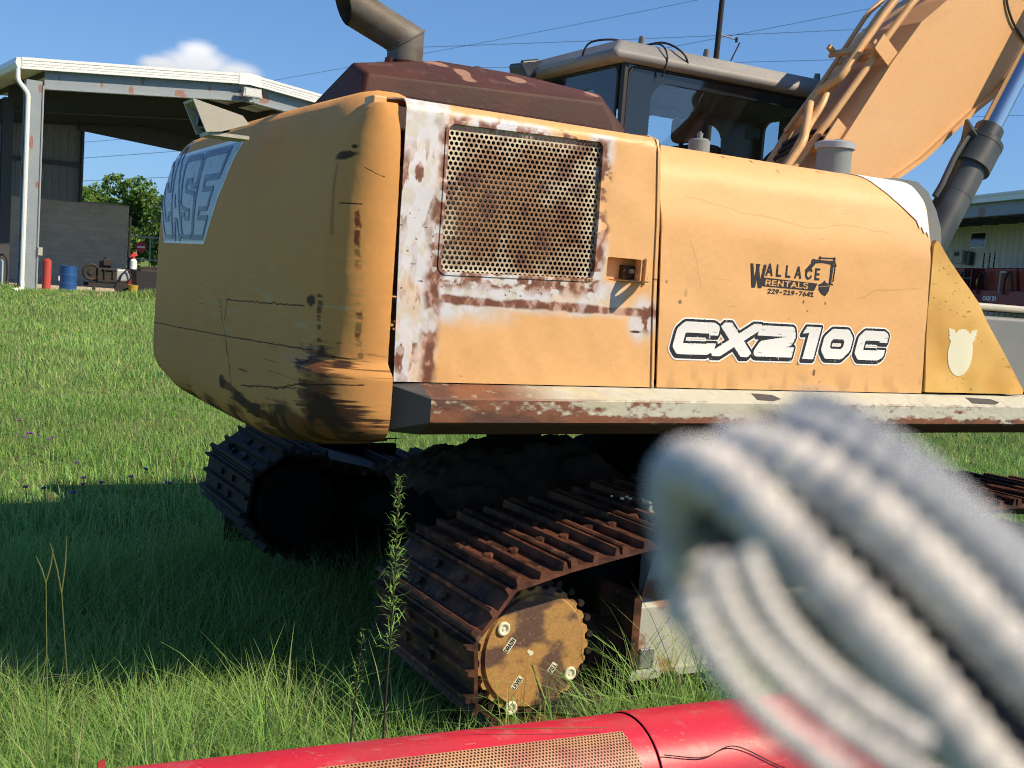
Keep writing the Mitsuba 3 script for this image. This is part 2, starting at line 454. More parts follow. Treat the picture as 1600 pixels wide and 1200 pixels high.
mat('mat_red', proc(f_red), .40, spec=.5)
mat('mat_red_dull', (.34, .035, .03), .6)
mat('mat_perforated', proc(lambda p, n, uv: mix(mi.Color3f(.46, .25, .13), mi.Color3f(.36, .11, .08), smoothstep(.4, .7, fbm(p.x * 8, p.y * 8, p.z * 8, 3)))), .55)
mat('mat_steel_dark', proc(lambda p, n, uv: mix(mi.Color3f(.014, .013, .012), mi.Color3f(.026, .018, .013), smoothstep(.4, .7, fbm(p.x * 5, p.y * 5, p.z * 5, 3)))), .7)
mat('mat_track_shaded', proc(lambda p, n, uv: mix(mi.Color3f(.016, .015, .015), mi.Color3f(.028, .021, .018), smoothstep(.4, .7, fbm(p.x * 6, p.y * 6, p.z * 6, 3)))), .7, spec=.2)  # darker copy of the track steel, shade put into the colour
mat('mat_undercarriage_shade', (.006, .0055, .005), .95, spec=.1)  # near-black, the undercarriage's deep shade put into the colour
mat('mat_mud', proc(lambda p, n, uv: mix(mi.Color3f(.030, .022, .016), mi.Color3f(.055, .038, .026), fbm(p.x * 25, p.y * 25, p.z * 25, 2))), .95)
mat('mat_grey', proc(lambda p, n, uv: mix(mi.Color3f(.135, .15, .155), mi.Color3f(.19, .20, .20), fbm(p.x * 4, p.y * 4, p.z * 4, 3))), .45)
mat('mat_cab_grey', proc(lambda p, n, uv: mix(mi.Color3f(.17, .175, .175), mi.Color3f(.25, .25, .245), smoothstep(.3, .8, fbm(p.x * 3, p.y * 3, p.z * 5, 3)))), .6)
mat('mat_cap_grey', (.20, .225, .22), .45)
mat('mat_charcoal', proc(lambda p, n, uv: mix(mi.Color3f(.035, .042, .046), mi.Color3f(.07, .078, .082), smoothstep(.4, .75, fbm(p.x * 6, p.y * 6, p.z * 3, 3)))), .40)
mat('mat_black', (.012, .013, .015), .5)
mat('mat_gloss_black', (.012, .016, .022), .08, spec=.7)
mat('mat_chrome', (.62, .64, .66), .12, metal=1.0)
mat('mat_exhaust', proc(lambda p, n, uv: mix(mi.Color3f(.085, .070, .055), mi.Color3f(.125, .12, .11), smoothstep(.35, .65, fbm(p.x * 9, p.y * 14, p.z * 14, 4)))), .62, metal=.2)
mat('mat_yellow', proc(lambda p, n, uv: mix(mix(mi.Color3f(.60, .375, .105), mi.Color3f(.54, .31, .075), smoothstep(.4, .7, fbm(p.x * 5, 1., p.z * 5, 3))), mi.Color3f(.20, .10, .03), smoothstep(.86, .90, noise(p.x * 60 + p.z * 30, 2., p.z * 90)) * smoothstep(.55, .7, noise(p.x * 8, 1., p.z * 8)) * .7)), .45,
    bump=lambda p, n, uv: fbm(p.x * 7, 3., p.z * 5, 2), bscale=.016)
mat('mat_white', (.82, .82, .80), .45)
mat('mat_decal_white', (.80, .80, .78), .5)
mat('mat_decal_cream', (.66, .66, .50), .5)
mat('mat_decal_black', proc(lambda p, n, uv: mix(mi.Color3f(.018, .018, .022), mi.Color3f(.45, .45, .45), smoothstep(.90, .95, noise(p.x * 90 + p.z * 60, 3., p.z * 30 - p.x * 40)))), .4)
mat('mat_decal_ink', (.020, .016, .022), .5)
mat('mat_decal_silver', proc(lambda p, n, uv: mix(mix(mi.Color3f(.66, .68, .69), mi.Color3f(.80, .81, .80), smoothstep(1.60, 1.47, p.z)), mi.Color3f(.16, .15, .15), smoothstep(.905, .95, noise(p.x * 20 + p.z * 130, 1., p.z * 25 - p.x * 20)) * .6)), .35)
mat('mat_decal_blue', proc(lambda p, n, uv: mix(mi.Color3f(.045, .085, .15), mi.Color3f(.16, .22, .28), smoothstep(.55, .75, fbm(p.x * 14, p.y * 20, p.z * 30, 3)))), .4)
mat('mat_decal_pale', proc(lambda p, n, uv: mix(mi.Color3f(.36, .42, .46), mi.Color3f(.22, .30, .38), smoothstep(.5, .8, fbm(p.x * 10, p.y * 16, p.z * 26, 3)))), .4)
mat('mat_tape', (.05, .05, .055), .7)
mat('mat_bracket', proc(lambda p, n, uv: mix(mi.Color3f(.36, .36, .31), mi.Color3f(.44, .43, .37), fbm(p.x * 10, p.y * 10, p.z * 10, 2))), .5)
mat('mat_frame_paint', proc(lambda p, n, uv: mix(mi.Color3f(.36, .37, .34), mi.Color3f(.20, .10, .055), smoothstep(.50, .64, fbm(p.x * 7, p.y * 7, p.z * 11, 4)))), .6)
mat('mat_seat', (.03, .03, .033), .85)
scene['mat_glass'] = {'type': 'thindielectric', 'int_ior': 1.7, 'specular_transmittance': {'type': 'rgb', 'value': [.62, .74, .78]}}
# shed and yard
mat('mat_white_trim', (.74, .76, .74), .4)
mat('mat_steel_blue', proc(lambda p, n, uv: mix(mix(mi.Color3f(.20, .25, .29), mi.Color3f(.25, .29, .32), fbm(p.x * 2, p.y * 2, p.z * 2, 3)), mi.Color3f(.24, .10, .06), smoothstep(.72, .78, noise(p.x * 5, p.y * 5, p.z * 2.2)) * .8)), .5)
mat('mat_steel_shade', (.045, .047, .05), .6)  # dark copy of the frame steel, shade put into its colour
mat('mat_roof_sheet', (.62, .60, .50), .6)
mat('mat_siding', proc(lambda p, n, uv: mix(mi.Color3f(.20, .20, .185), mi.Color3f(.155, .155, .15), fbm(p.x, p.y, p.z * .7, 3))), .6)


def f_block(p, n, uv):
    u, v = F(uv.x), F(uv.y)
    row = dr.floor(v / .2)
    a = u / .4 + .5 * (row - 2 * dr.floor(row / 2))
    j = dr.minimum(dr.abs(a - dr.round(a)) * .4, dr.abs(v / .2 - dr.round(v / .2)) * .2)
    w = fbm(u * .8, v * 1.2, 3., 3)
    c = mix(mi.Color3f(.40, .33, .25), mi.Color3f(.47, .39, .30), w) * (.92 + .16 * mikit.cell_rand(dr.floor(a), row, 3))
    return mix(c * .82, c, smoothstep(.004, .012, j))


mat('mat_block', proc(f_block), .9)
mat('mat_concrete', proc(lambda p, n, uv: mix(mi.Color3f(.30, .27, .21), mi.Color3f(.22, .19, .14), fbm(p.x * 3, p.y * 3, p.z * 3, 3))), .9)
mat('mat_drum', (.015, .075, .24), .45)
mat('mat_bollard', proc(lambda p, n, uv: mix(mi.Color3f(.50, .055, .045), mi.Color3f(.40, .07, .06), fbm(p.x * 6, p.y * 6, p.z * 6, 2))), .5)
mat('mat_tank', (.36, .48, .52), .5)
mat('mat_yellow_pail', (.40, .28, .03), .5)
mat('mat_galv', (.38, .40, .42), .5, metal=.3)
mat('mat_sign_red', (.48, .02, .04), .5)
mat('mat_lamp_glass', (.60, .62, .60), .2)
mat('mat_wood_pole', (.028, .024, .022), .9)
mat('mat_bldg_wall', proc(lambda p, n, uv: mix(mi.Color3f(.70, .66, .60), mi.Color3f(.60, .57, .52), fbm(p.x * .7, p.y * .7, p.z * .5, 3))), .6)
mat('mat_implement', (.22, .018, .022), .4)


def f_ground(p, n, uv):
    w = fbm(p.x * .8, p.y * .8, 1., 4)
    f2 = fbm(p.x * 9, p.y * 9, 2., 3)
    c = mix(mi.Color3f(.055, .095, .025), mi.Color3f(.10, .14, .045), smoothstep(.3, .7, w))
    return mix(c, mi.Color3f(.11, .085, .05), smoothstep(.58, .72, f2) * .6)


mat('mat_ground', proc(f_ground), .95, spec=.1)
scene['mat_blade'] = {'type': 'principledthin', 'base_color': {'type': 'mesh_attribute', 'name': 'vertex_color'}, 'roughness': .55, 'spec_trans': 0.0, 'diff_trans': .7, 'eta': 1.2}
scene['mat_leaf'] = {'type': 'principledthin', 'base_color': {'type': 'mesh_attribute', 'name': 'vertex_color'}, 'roughness': .6, 'spec_trans': 0.0, 'diff_trans': .5}
mat('mat_bark', (.06, .045, .035), .9)
mat('mat_flower', (.16, .045, .26), .7)
mat('mat_stem', (.10, .12, .035), .8)


def f_cord(p, n, uv):
    t = F(uv.x)
    return mix(mi.Color3f(.56, .55, .525), mi.Color3f(.42, .42, .42), smoothstep(.45, .75, noise(t * 500, 2., 1.)))


mat('mat_cord', proc(f_cord), .85)
mat('mat_cord_grey', (.30, .325, .36), .85)
mat('mat_cord_shade', (.045, .05, .07), .9)  # for filler cords, gap shade between strands put into the colour
mat('mat_cord_undershade', (.10, .10, .095), .9)  # shade of the strap's inner side put into the colour
mat('mat_cord_tan', (.34, .32, .22), .85)

# ------------------------------------------------------------------ setting: ground
gx = np.r_[-1500, -600, -250, -120, np.linspace(-60, 60, 121), 120, 250, 600, 1500]
X, Y = np.meshgrid(gx, gx, indexing='ij')
Zg = np.where((np.abs(X) < 61) & (np.abs(Y) < 61), .06 * (meshkit.fbm(np.stack([X * .23, Y * .23, X * 0], -1), 3) - .5), 0)
n_ = len(gx)
i, j = np.meshgrid(np.arange(n_ - 1), np.arange(n_ - 1), indexing='ij')
q = np.stack([i * n_ + j, (i + 1) * n_ + j, (i + 1) * n_ + j + 1, i * n_ + j + 1], -1).reshape(-1, 4)
scene['ground'] = mikit.ply((np.stack([X, Y, Zg], -1).reshape(-1, 3), q), 'mat_ground', smooth=True)
labels['ground'] = {'label': 'flat grassy yard soil reaching to the horizon', 'kind': 'structure'}


def ground_z(x, y):
    return .06 * (meshkit.fbm(np.stack([np.asarray(x) * .23, np.asarray(y) * .23, np.asarray(x) * 0], -1), 3) - .5)

# ------------------------------------------------------------------ excavator
EX = thing('excavator', 'large faded orange crawler excavator with rusty tracks, perforated grille door and scraped counterweight', 'excavator')


def ex(part, mesh, bsdf, smooth=30, label=None, **more):
    k = add(f'{EX}__{part}' if not part.startswith(EX) else part, mesh, bsdf, smooth, **more)
    if label:
        labels[k] = {'label': label}
    return k


# counterweight: plan outline (fillet, shallow arc, fillet) and a height profile
CC = 20.0                                             # the tail is a shallow arc between two rounded corners


def _outline(xc=-2.040, near=(.172, .172), far=(.36, .40)):
    def corner(ax, by, cr, x0=None):
        yj = -1.2
        for _ in range(20):
            bb = math.asin(-yj / cr)
            a1 = math.atan2(1.0, math.tan(bb) * by / ax)
            yj = -(1.385 - by) - by * math.cos(a1)
        return a1, yj
    cr = 22.2
    for _ in range(30):
        a1, yj = corner(*near, cr)
        cr = math.hypot(CC - (xc - near[0] * math.sin(a1)), yj)
    def side(ax, by):
        a1, yj = corner(ax, by, cr)
        xj = CC - math.sqrt(cr ** 2 - yj ** 2)
        c, yc = xj + ax * math.sin(a1), -(1.385 - by)
        a = np.linspace(0, a1, 240)
        y = np.linspace(yj, 0, 400)[1:]
        p = np.vstack([np.stack([c - ax * np.sin(a), yc - by * np.cos(a)], 1), np.stack([CC - np.sqrt(cr ** 2 - y ** 2), y], 1)])
        n = np.vstack([np.stack([-np.sin(a) / ax, -np.cos(a) / by], 1), np.stack([-np.sqrt(cr ** 2 - y ** 2), y], 1)])
        return p, n
    (p, n), (p2, n2) = side(*near), side(*far)
    p2, n2 = p2[::-1][1:] * [1, -1], n2[::-1][1:] * [1, -1]
    p, n = np.vstack([p, p2]), np.vstack([n, n2])
    d = np.r_[0, np.cumsum(np.linalg.norm(np.diff(p, axis=0), axis=1))]
    return p, n / np.linalg.norm(n, axis=1, keepdims=True), d, d[239]


OP, ON, OD, S1 = _outline()
STOT = OD[-1]


def cw_out(s):
    """plan point and normal at arc length s from the near joint"""
    s = np.asarray(s, float)
    return np.interp(s, OD, OP[:, 0]), np.interp(s, OD, OP[:, 1]), np.interp(s, OD, ON[:, 0]), np.interp(s, OD, ON[:, 1])


PROF = np.array([(1.118, .24), (1.120, .15), (1.128, .10), (1.145, .06), (1.175, .025), (1.215, .006), (1.26, 0), (1.33, 0), (1.36, 0), (1.38, 0), (1.40, 0), (1.42, 0), (1.45, 0), (1.55, .002),
                 (1.65, .003), (1.75, .004), (1.85, .008), (1.93, .014), (2.00, .026), (2.05, .040), (2.09, .056), (2.125, .078), (2.155, .105), (2.178, .138), (2.192, .175), (2.199, .215), (2.200, .24)])


def sm(a, b, x):
    t = np.clip((x - a) / (b - a), 0, 1)
    return t * t * (3 - 2 * t)


def cw_inset(s, z):
    m = np.minimum(s, STOT - s)
    side = 1 - sm(.05, .30, m)
    q = np.interp(z, PROF[:, 0], PROF[:, 1])
    q = np.where(z > 1.6, q * (1 - .75 * side), q * (1 - .72 * side))
    lip = sm(1.425, 1.375, z) * (1 - sm(.18, .62, s))
    return q - .046 * lip


def cw_surf(s, z, w=0):
    x, y, nx, ny = cw_out(s)
    d = cw_inset(s, z) - w
    up = .072 * sm(.10, .42, np.minimum(s, STOT - s)) * np.clip((np.asarray(z, float) - 1.98) / .22, 0, 1)
    zo = z + up + (.068 * (1 - sm(.0, .55, s)) - .058 * sm(.25, 1.0, np.minimum(s, STOT - s))) * np.clip((1.37 - np.asarray(z, float)) / .25, 0, 1)
    return np.stack([x - nx * d, y - ny * d, np.broadcast_to(zo, np.shape(x)) * 1.0], -1)


ss = np.r_[np.linspace(0, S1, 20), np.linspace(S1, STOT - S1, 60)[1:-1], np.linspace(STOT - S1, STOT, 20)]
zz = np.concatenate([np.linspace(a, b, 3)[:-1] for a, b in zip(PROF[:-1, 0], PROF[1:, 0])] + [[2.2]])
Sg, Zz = np.meshgrid(ss, zz, indexing='ij')
V = cw_surf(Sg.ravel(), Zz.ravel())
uv = np.stack([Sg.ravel(), Zz.ravel()], 1)
ns, nz = Sg.shape
i, j = np.meshgrid(np.arange(ns - 1), np.arange(nz - 1), indexing='ij')
f = np.stack([i * nz + j, i * nz + j + 1, (i + 1) * nz + j + 1, (i + 1) * nz + j], -1).reshape(-1, 4)[:, ::-1]
caps = []
for col in (0, nz - 1):
    ring = V.reshape(ns, nz, 3)[:, col]
    inn = ring * [0, 1, 1] + [-1.95, 0, 0]
    caps.append((ring, inn, uv.reshape(ns, nz, 2)[:, col]))
vs, fs, us, at = [V], [np.vstack([f[:, [0, 1, 2]], f[:, [0, 2, 3]]])], [uv], len(V)
for ring, inn, u_ in caps:
    k = np.arange(ns - 1)
    vs += [ring, inn]; us += [u_, u_]
    qd = np.stack([k, k + 1, k + 1 + ns, k + ns], 1) + at
    fs.append(np.vstack([qd[:, [0, 1, 2]], qd[:, [0, 2, 3]]])); at += 2 * ns
ex('counterweight', trimesh.Trimesh(np.vstack(vs), np.vstack(fs), process=False), 'mat_counterweight', smooth=True, uv=np.vstack(us), label='scraped and rust streaked counterweight with a dark cracked lower corner')
CWK = f'{EX}__counterweight'
# closing plates behind the joint
ex('joint_plate', cat([box(-2.043, -2.03, -1.33, 1.33, 1.185, 2.17)]), 'mat_steel_dark')
ex('counterweight__lifting_lug', rbox(-2.10, -2.055, -1.285, -1.21, 2.185, 2.222, .006), 'mat_boom')


# worn maker's lettering on the tail
def brand_glyphs(h):
    t = .058
    def C(x):
        return LineString([(x + .19, h * .72), (x + .19, h - .03), (x + .03, h - .03), (x + .03, .03), (x + .19, .03), (x + .19, h * .30)]).buffer(t / 2, cap_style=2, join_style=1)
    def A(x):
        return unary_union([LineString([(x + .02, 0), (x + .10, h - .0), (x + .18, 0)]).buffer(t / 2, cap_style=2, join_style=2), sbox(x + .05, h * .25, x + .15, h * .42)])
    def S(x):
        return LineString([(x + .18, h * .72), (x + .18, h - .03), (x + .03, h - .03), (x + .03, h * .53), (x + .18, h * .47), (x + .18, .03), (x + .03, .03), (x + .03, h * .28)]).buffer(t / 2, cap_style=2, join_style=1)
    def E(x):
        return unary_union([sbox(x, 0, x + t, h), sbox(x, h - t, x + .20, h), sbox(x, h / 2 - t / 2, x + .17, h / 2 + t / 2), sbox(x, 0, x + .20, t)])
    return unary_union([C(0), A(.235), S(.46), E(.70)])


h_ = .27
g = brand_glyphs(h_)
panel = sbox(-.045, -.022, .955, h_ + .022)


def tail(s, t, w):
    # text runs from the far side towards the near corner, seen from behind
    u, k = 4 - np.asarray(s) / .2245, np.asarray(t) / h_
    return cw_surf((1.59 + .19 * u) * (1 - k) + (1.434 + .43 * u - .03 * u * u) * k, 1.782 + .30 * k, w)


ex(f'{CWK}__decal_panel', sheet(panel, .002, tail, .05, .0025), 'mat_decal_pale', label='pale worn decal panel')
ex(f'{CWK}__decal_edge', sheet(panel.buffer(.010).difference(panel), .002, tail, .05, .0025), 'mat_decal_white')
ex(f'{CWK}__decal_letters', sheet(g.buffer(.016, join_style=1).difference(g.buffer(-.002)), .002, tail, .05, .005), 'mat_decal_blue', label='worn blue outlined letters')

# guard box of the rear camera on the tail
side = Polygon([(-2.285, 2.160), (-2.309, 2.187), (-2.480, 2.222), (-2.43, 2.117), (-2.378, 2.125)])
ex('camera_guard', cat([plate_xz(side, -.630, -.620), plate_xz(side, -.50, -.49), plate_xz(Polygon([(-2.285, 2.16), (-2.309, 2.187), (-2.315, 2.180), (-2.293, 2.155)]), -.62, -.50),
                        plate_xz(Polygon([(-2.309, 2.187), (-2.480, 2.222), (-2.477, 2.214), (-2.309, 2.179)]), -.62, -.50), box(-2.42, -2.28, -.62, -.50, 2.110, 2.122)]), 'mat_bracket', label='pale bent metal guard hood')
ex('camera_guard__camera', cat([rbox(-2.43, -2.34, -.60, -.52, 2.13, 2.19, .008), rod((-2.43, -.56, 2.16), (-2.446, -.56, 2.16), .02)]), 'mat_black')

# side panels: cross section of the bodywork, followed by arc length
def section(points, n=7, rad=.03):
    p = bend([(0, y, z) for y, z in points], rad, n)[:, 1:]
    d = np.r_[0, np.cumsum(np.linalg.norm(np.diff(p, axis=0), axis=1))]
    t = np.gradient(p, axis=0); t /= np.linalg.norm(t, axis=1, keepdims=True)
    nn = np.stack([-t[:, 1], t[:, 0]], 1)
    def fn(x, t_, w):
        y, z = np.interp(t_, d, p[:, 0]), np.interp(t_, d, p[:, 1])
        ny, nz_ = np.interp(t_, d, nn[:, 0]), np.interp(t_, d, nn[:, 1])
        return np.stack([x, y + ny * w, z + nz_ * w], -1)
    return fn, d[-1]


door_fn, DL = section([(-1.386, 1.366), (-1.388, 1.93), (-1.378, 2.192), (-1.352, 2.216), (-1.15, 2.236)], rad=.022)
tank_fn, TL = section([(-1.386, 1.366), (-1.386, 1.935), (-1.345, 2.125), (-1.27, 2.212), (-.80, 2.228)], rad=.045)
Z0 = 1.366
gr = rrect(-1.892, -1.322, 1.705 - Z0, 2.160 - Z0, .025)
grm = affinity.skew(gr, ys=1.4, origin=(-1.892, 1.705 - Z0))
hb = rrect(-1.275, -1.122, 1.722 - Z0, 1.800 - Z0, .008)
door = Polygon([(-2.018, 0), (-1.052, 0), (-1.078, .30), (-1.092, .56), (-1.108, .84), (-1.112, DL), (-2.024, DL), (-2.030, .80), (-2.032, .5)])
door_w = door.difference(grm).difference(hb)
DOOR = ex('side_door', sheet(door_w, .004, door_fn, .03), 'mat_door', smooth=40, label='engine side door with bare filler strips and rusty weld seams')
# rolled front edge of the door
ex(f'{DOOR}__front_edge', sheet(Polygon([(-1.050, .0), (-1.041, 0), (-1.064, .30), (-1.079, .56), (-1.096, .84), (-1.100, DL), (-1.110, DL), (-1.106, .84), (-1.090, .56), (-1.076, .30)]), .030, door_fn, .06, .006), 'mat_door', smooth=30)
# perforated grille
gv, gf = perforated(.578, .468, .0172, .0062, .0022)
gp = door_fn(gv[:, 0] - 1.896, (gv[:, 1] + 1.700 - Z0) + (gv[:, 0]) * .0235, gv[:, 2] - .012)
ex(f'{DOOR}__grille', trimesh.Trimesh(gp, gf, process=False), 'mat_screen', smooth=False, label='rust stained perforated metal grille')
rim = grm.buffer(.006).difference(grm.buffer(-.004))
ex(f'{DOOR}__grille_frame', sheet(rim, .016, door_fn, .06, .004), 'mat_door', smooth=30)
ex(f'{DOOR}__radiator_core', box(-1.93, -1.28, -1.27, -1.25, 1.62, 2.15), 'mat_steel_dark')
# latch pocket and latch
x0, x1, z0, z1 = -1.277, -1.120, 1.720, 1.802
ex(f'{DOOR}__latch_pocket', cat([box(x0, x1, -1.330, -1.326, z0, z1), box(x0 - .003, x0, -1.384, -1.326, z0, z1), box(x1, x1 + .003, -1.384, -1.326, z0, z1), box(x0, x1, -1.384, -1.326, z0 - .003, z0), box(x0, x1, -1.384, -1.326, z1, z1 + .003)]), 'mat_panel')
ex(f'{DOOR}__latch_body', cat([rbox(-1.185, -1.135, -1.355, -1.327, 1.732, 1.778, .004), rbox(-1.175, -1.15, -1.375, -1.34, 1.75, 1.765, .003)]), 'mat_steel_dark')
lp = Polygon([(-1.232, -1.34), (-1.228, -1.395), (-1.216, -1.43), (-1.172, -1.483), (-1.156, -1.485), (-1.128, -1.42), (-1.124, -1.34)]).difference(affinity.rotate(affinity.scale(Point(-1.180, -1.415).buffer(1), .011, .026), -32))
m = extr(lp, .004); m.apply_translation((0, 0, 1.7235))
ex(f'{DOOR}__latch_handle', m, 'mat_boom', smooth=False, label='folded latch handle plate with an oval hole')
ex(f'{DOOR}__pocket_edge', cat([rbox(-1.124, -1.117, -1.398, -1.36, 1.716, 1.806, .003), rbox(-1.140, -1.134, -1.392, -1.36, 1.728, 1.800, .002)]), 'mat_boom')

# tank cover
tank = Polygon([(-1.024, 0), (.317, 0), (.292, .50), (.280, .66), (.272, .78), (.255, .86), (.22, .92), (.16, 1.0), (.11, TL), (-1.082, TL), (-1.078, .86), (-1.064, .57), (-1.044, .30)])
TANK = ex('tank_cover', sheet(tank, .005, tank_fn, .028), 'mat_panel', smooth=40, label='plain orange side cover with decals')
WH = Polygon([(-.11, 1.0), (.145, 1.0), (.205, .93), (.246, .86), (.264, .78), (.272, .665), (.272, .630), (.258, .650), (.246, .641), (.232, .668), (.220, .660), (.206, .690), (.15, .725), (.09, .765), (.03, .82), (-.04, .895)])
ex(f'{TANK}__white_patch', sheet(WH, .002, tank_fn, .02, .0045), 'mat_decal_white', smooth=40, label='bare white corner patch')

# model number: heavy slanted outline lettering
def strokes():
    H, t = .122, .0455
    hf = t / 2
    out = []
    def C(x, w):
        ring = LineString([(x + w - hf, H * .60), (x + w - hf, H - hf - .006), (x + w - hf - .012, H - hf), (x + hf + .014, H - hf), (x + hf, H - hf - .014), (x + hf, hf + .014), (x + hf + .014, hf), (x + w - hf - .012, hf), (x + w - hf, hf + .006), (x + w - hf, H * .37)])
        return ring.buffer(hf * .86, cap_style=2, join_style=1)
    out.append(C(0, .185))
    x = .185
    out.append(unary_union([LineString([(x + .012, H), (x + .150, 0)]).buffer(hf * .88, cap_style=2), LineString([(x + .175, H), (x - .005, 0)]).buffer(hf * .82, cap_style=2)]).intersection(sbox(x - .05, 0, x + .3, H)))
    x = .352
    out.append(LineString([(x + .022, H * .66), (x + .022, H - hf), (x + .15, H - hf), (x + .16, H - hf - .02), (x + .155, H * .52), (x + .035, H * .36), (x + .024, hf), (x + .185, hf)]).buffer(hf * .84, cap_style=2, join_style=1).intersection(sbox(x - .05, 0, x + .3, H)))
    x = .560
    out.append(unary_union([sbox(x + .030, 0, x + .082, H), Polygon([(x, H * .78), (x + .04, H * .82), (x + .04, H), (x + .012, H)])]))
    x = .665
    out.append(LineString([(x + hf + .02, hf), (x + hf, hf + .02), (x + hf, H - hf - .02), (x + hf + .02, H - hf), (x + .15 - hf - .02, H - hf), (x + .15 - hf, H - hf - .02), (x + .15 - hf, hf + .02), (x + .15 - hf - .02, hf), (x + hf + .019, hf)]).buffer(hf * .86, join_style=1))
    out.append(C(.835, .16))
    return [affinity.skew(o, xs=12, origin=(0, 0)) for o in out]


gl = strokes()
allg = unary_union(gl)
mk = lambda p: affinity.translate(affinity.skew(affinity.scale(p, 1.060, 1.0, origin=(0, 0)), ys=.4, origin=(0, 0)), -.985, 1.482 - Z0)
dec = lambda s, t, w: tank_fn(s, t, w)
ex(f'{TANK}__model_outline', sheet(mk(unary_union([allg.buffer(.0140, join_style=1), affinity.translate(allg.buffer(.0135, join_style=1), -.003, -.0075)])), .001, dec, .08, .0020), 'mat_decal_white', label='white outline of the model number')
ex(f'{TANK}__model_shadow', sheet(mk(unary_union([allg.buffer(.0092, join_style=1), affinity.translate(allg.buffer(.0085, join_style=1), -.003, -.0065)])), .001, dec, .08, .0032), 'mat_decal_black', label='black edging of the model number')
for o in gl:
    ex(f'{TANK}__model_character', sheet(mk(o), .0012, dec, .08, .0046), 'mat_decal_silver')

# rental firm's decal
H = .0415
wl = []
for ch, x_ in zip('ALLACE', (-.578, -.527, -.481, -.437, -.383, -.335)):
    q_ = affinity.scale(text_poly(ch, H, True), .86, 1, origin=(0, 0))
    wl.append(affinity.translate(q_, x_ - q_.bounds[0], 1.786))
wl = unary_union(wl)
Wp = unary_union([LineString(a).buffer(.0062, cap_style=2) for a in ([(-.648, 1.83), (-.630, 1.730)], [(-.630, 1.730), (-.614, 1.83)], [(-.622, 1.83), (-.600, 1.730)], [(-.600, 1.730), (-.582, 1.83)])]).intersection(sbox(-.66, 1.738, -.55, 1.8235))
bar = Polygon([(-.600, 1.746), (-.592, 1.777), (-.318, 1.772), (-.332, 1.744)])
rt = text_poly('RENTALS', .0205, True).buffer(.0008)
rt = affinity.translate(affinity.scale(rt, .215 / (rt.bounds[2] - rt.bounds[0]), 1, origin=(rt.bounds[0], 0)), -.575 - rt.bounds[0], 1.7505)
ph = text_poly('229-219-7641', .0165, True)
ph = affinity.translate(affinity.scale(ph, .228 / (ph.bounds[2] - ph.bounds[0]), 1, origin=(ph.bounds[0], 0)), -.560 - ph.bounds[0], 1.7215)
arm = unary_union([Polygon([(-.385, 1.817), (-.352, 1.850), (-.338, 1.857), (-.338, 1.848), (-.372, 1.812)]).buffer(.002), Point(-.349, 1.853).buffer(.010).difference(Point(-.349, 1.853).buffer(.004)),
                   Polygon([(-.345, 1.860), (-.250, 1.861), (-.250, 1.847), (-.300, 1.851), (-.345, 1.846)]), Polygon([(-.258, 1.862), (-.244, 1.862), (-.248, 1.772), (-.258, 1.772)]),
                   LineString([(-.318, 1.868), (-.246, 1.871), (-.235, 1.848), (-.239, 1.785)]).buffer(.0022), Point(-.318, 1.868).buffer(.006), Point(-.244, 1.870).buffer(.006), Point(-.236, 1.845).buffer(.006),
                   LineString([(-.304, 1.765), (-.250, 1.775), (-.240, 1.772)]).buffer(.0025),
                   Polygon([(-.312, 1.768), (-.290, 1.778), (-.284, 1.786), (-.276, 1.778), (-.252, 1.772), (-.258, 1.745), (-.272, 1.728), (-.292, 1.735), (-.308, 1.750)]).difference(LineString([(-.315, 1.760), (-.255, 1.768)]).buffer(.0016))])
logo = affinity.translate(unary_union([wl, Wp, bar.difference(rt), ph, arm]), 0, -Z0)
ex(f'{TANK}__firm_decal', sheet(logo, .001, dec, .2, .0022), 'mat_decal_ink', label='dark printed rental firm lettering with a small digger arm drawing')

# grey tank end, its curved front edge shows past the cover
te = Polygon([(.05, 1.38), (.05, 2.205), (.20, 2.228), (.33, 2.226), (.40, 2.19), (.46, 2.12), (.50, 2.05), (.515, 1.97), (.515, 1.38)])
ex('tank_end', plate_xz(te, -1.24, -.75), 'mat_grey', smooth=40)
# toolbox cover
tri = Polygon([(.328, 1.372), (.305, 1.60), (.288, 1.965), (.302, 1.985), (.325, 1.972), (.40, 1.905), (.588, 1.755), (.76, 1.58), (.90, 1.44), (.955, 1.390), (.955, 1.372)])
tool_fn = lambda x, t, w: np.stack([x, -1.392 - w + .014 * (meshkit.fbm(np.stack([x * 7, t * 6, t * 0], -1), 2) - .5), 1.366 + t], -1)
TOOL = ex('toolbox_cover', sheet(affinity.translate(tri, 0, -1.366), .02, tool_fn, .03), 'mat_yellow', smooth=30, label='dented mustard yellow triangular toolbox cover')
ex(f'{TOOL}__cover_back', plate_xz(tri.buffer(-.012), -1.37, -1.02), 'mat_yellow')
oval = affinity.scale(Point(0, 0).buffer(1, 24), .072, .098)
wing = Polygon([(-.035, .060), (-.050, .092), (-.085, .098), (-.088, .088), (-.080, .084), (-.086, .074), (-.076, .070), (-.082, .058), (-.066, .046)])
emb = unary_union([oval, wing, affinity.scale(wing, -1, 1, origin=(0, 0))])
emb = affinity.translate(emb, .516, 1.540 - 1.366)
ex(f'{TOOL}__round_decal', sheet(emb, .001, tool_fn, .03, .002), 'mat_decal_cream', label='cream oval sticker with two small wings')
ex('front_step_box', cat([rbox(.60, 1.75, -1.34, -.80, 1.375, 1.700, .02)]), 'mat_grey', label='grey box with a pale lid beyond the yellow cover')
ex('front_step_box__lid', rbox(.58, 1.77, -1.35, -.79, 1.722, 1.752, .012), 'mat_bracket')

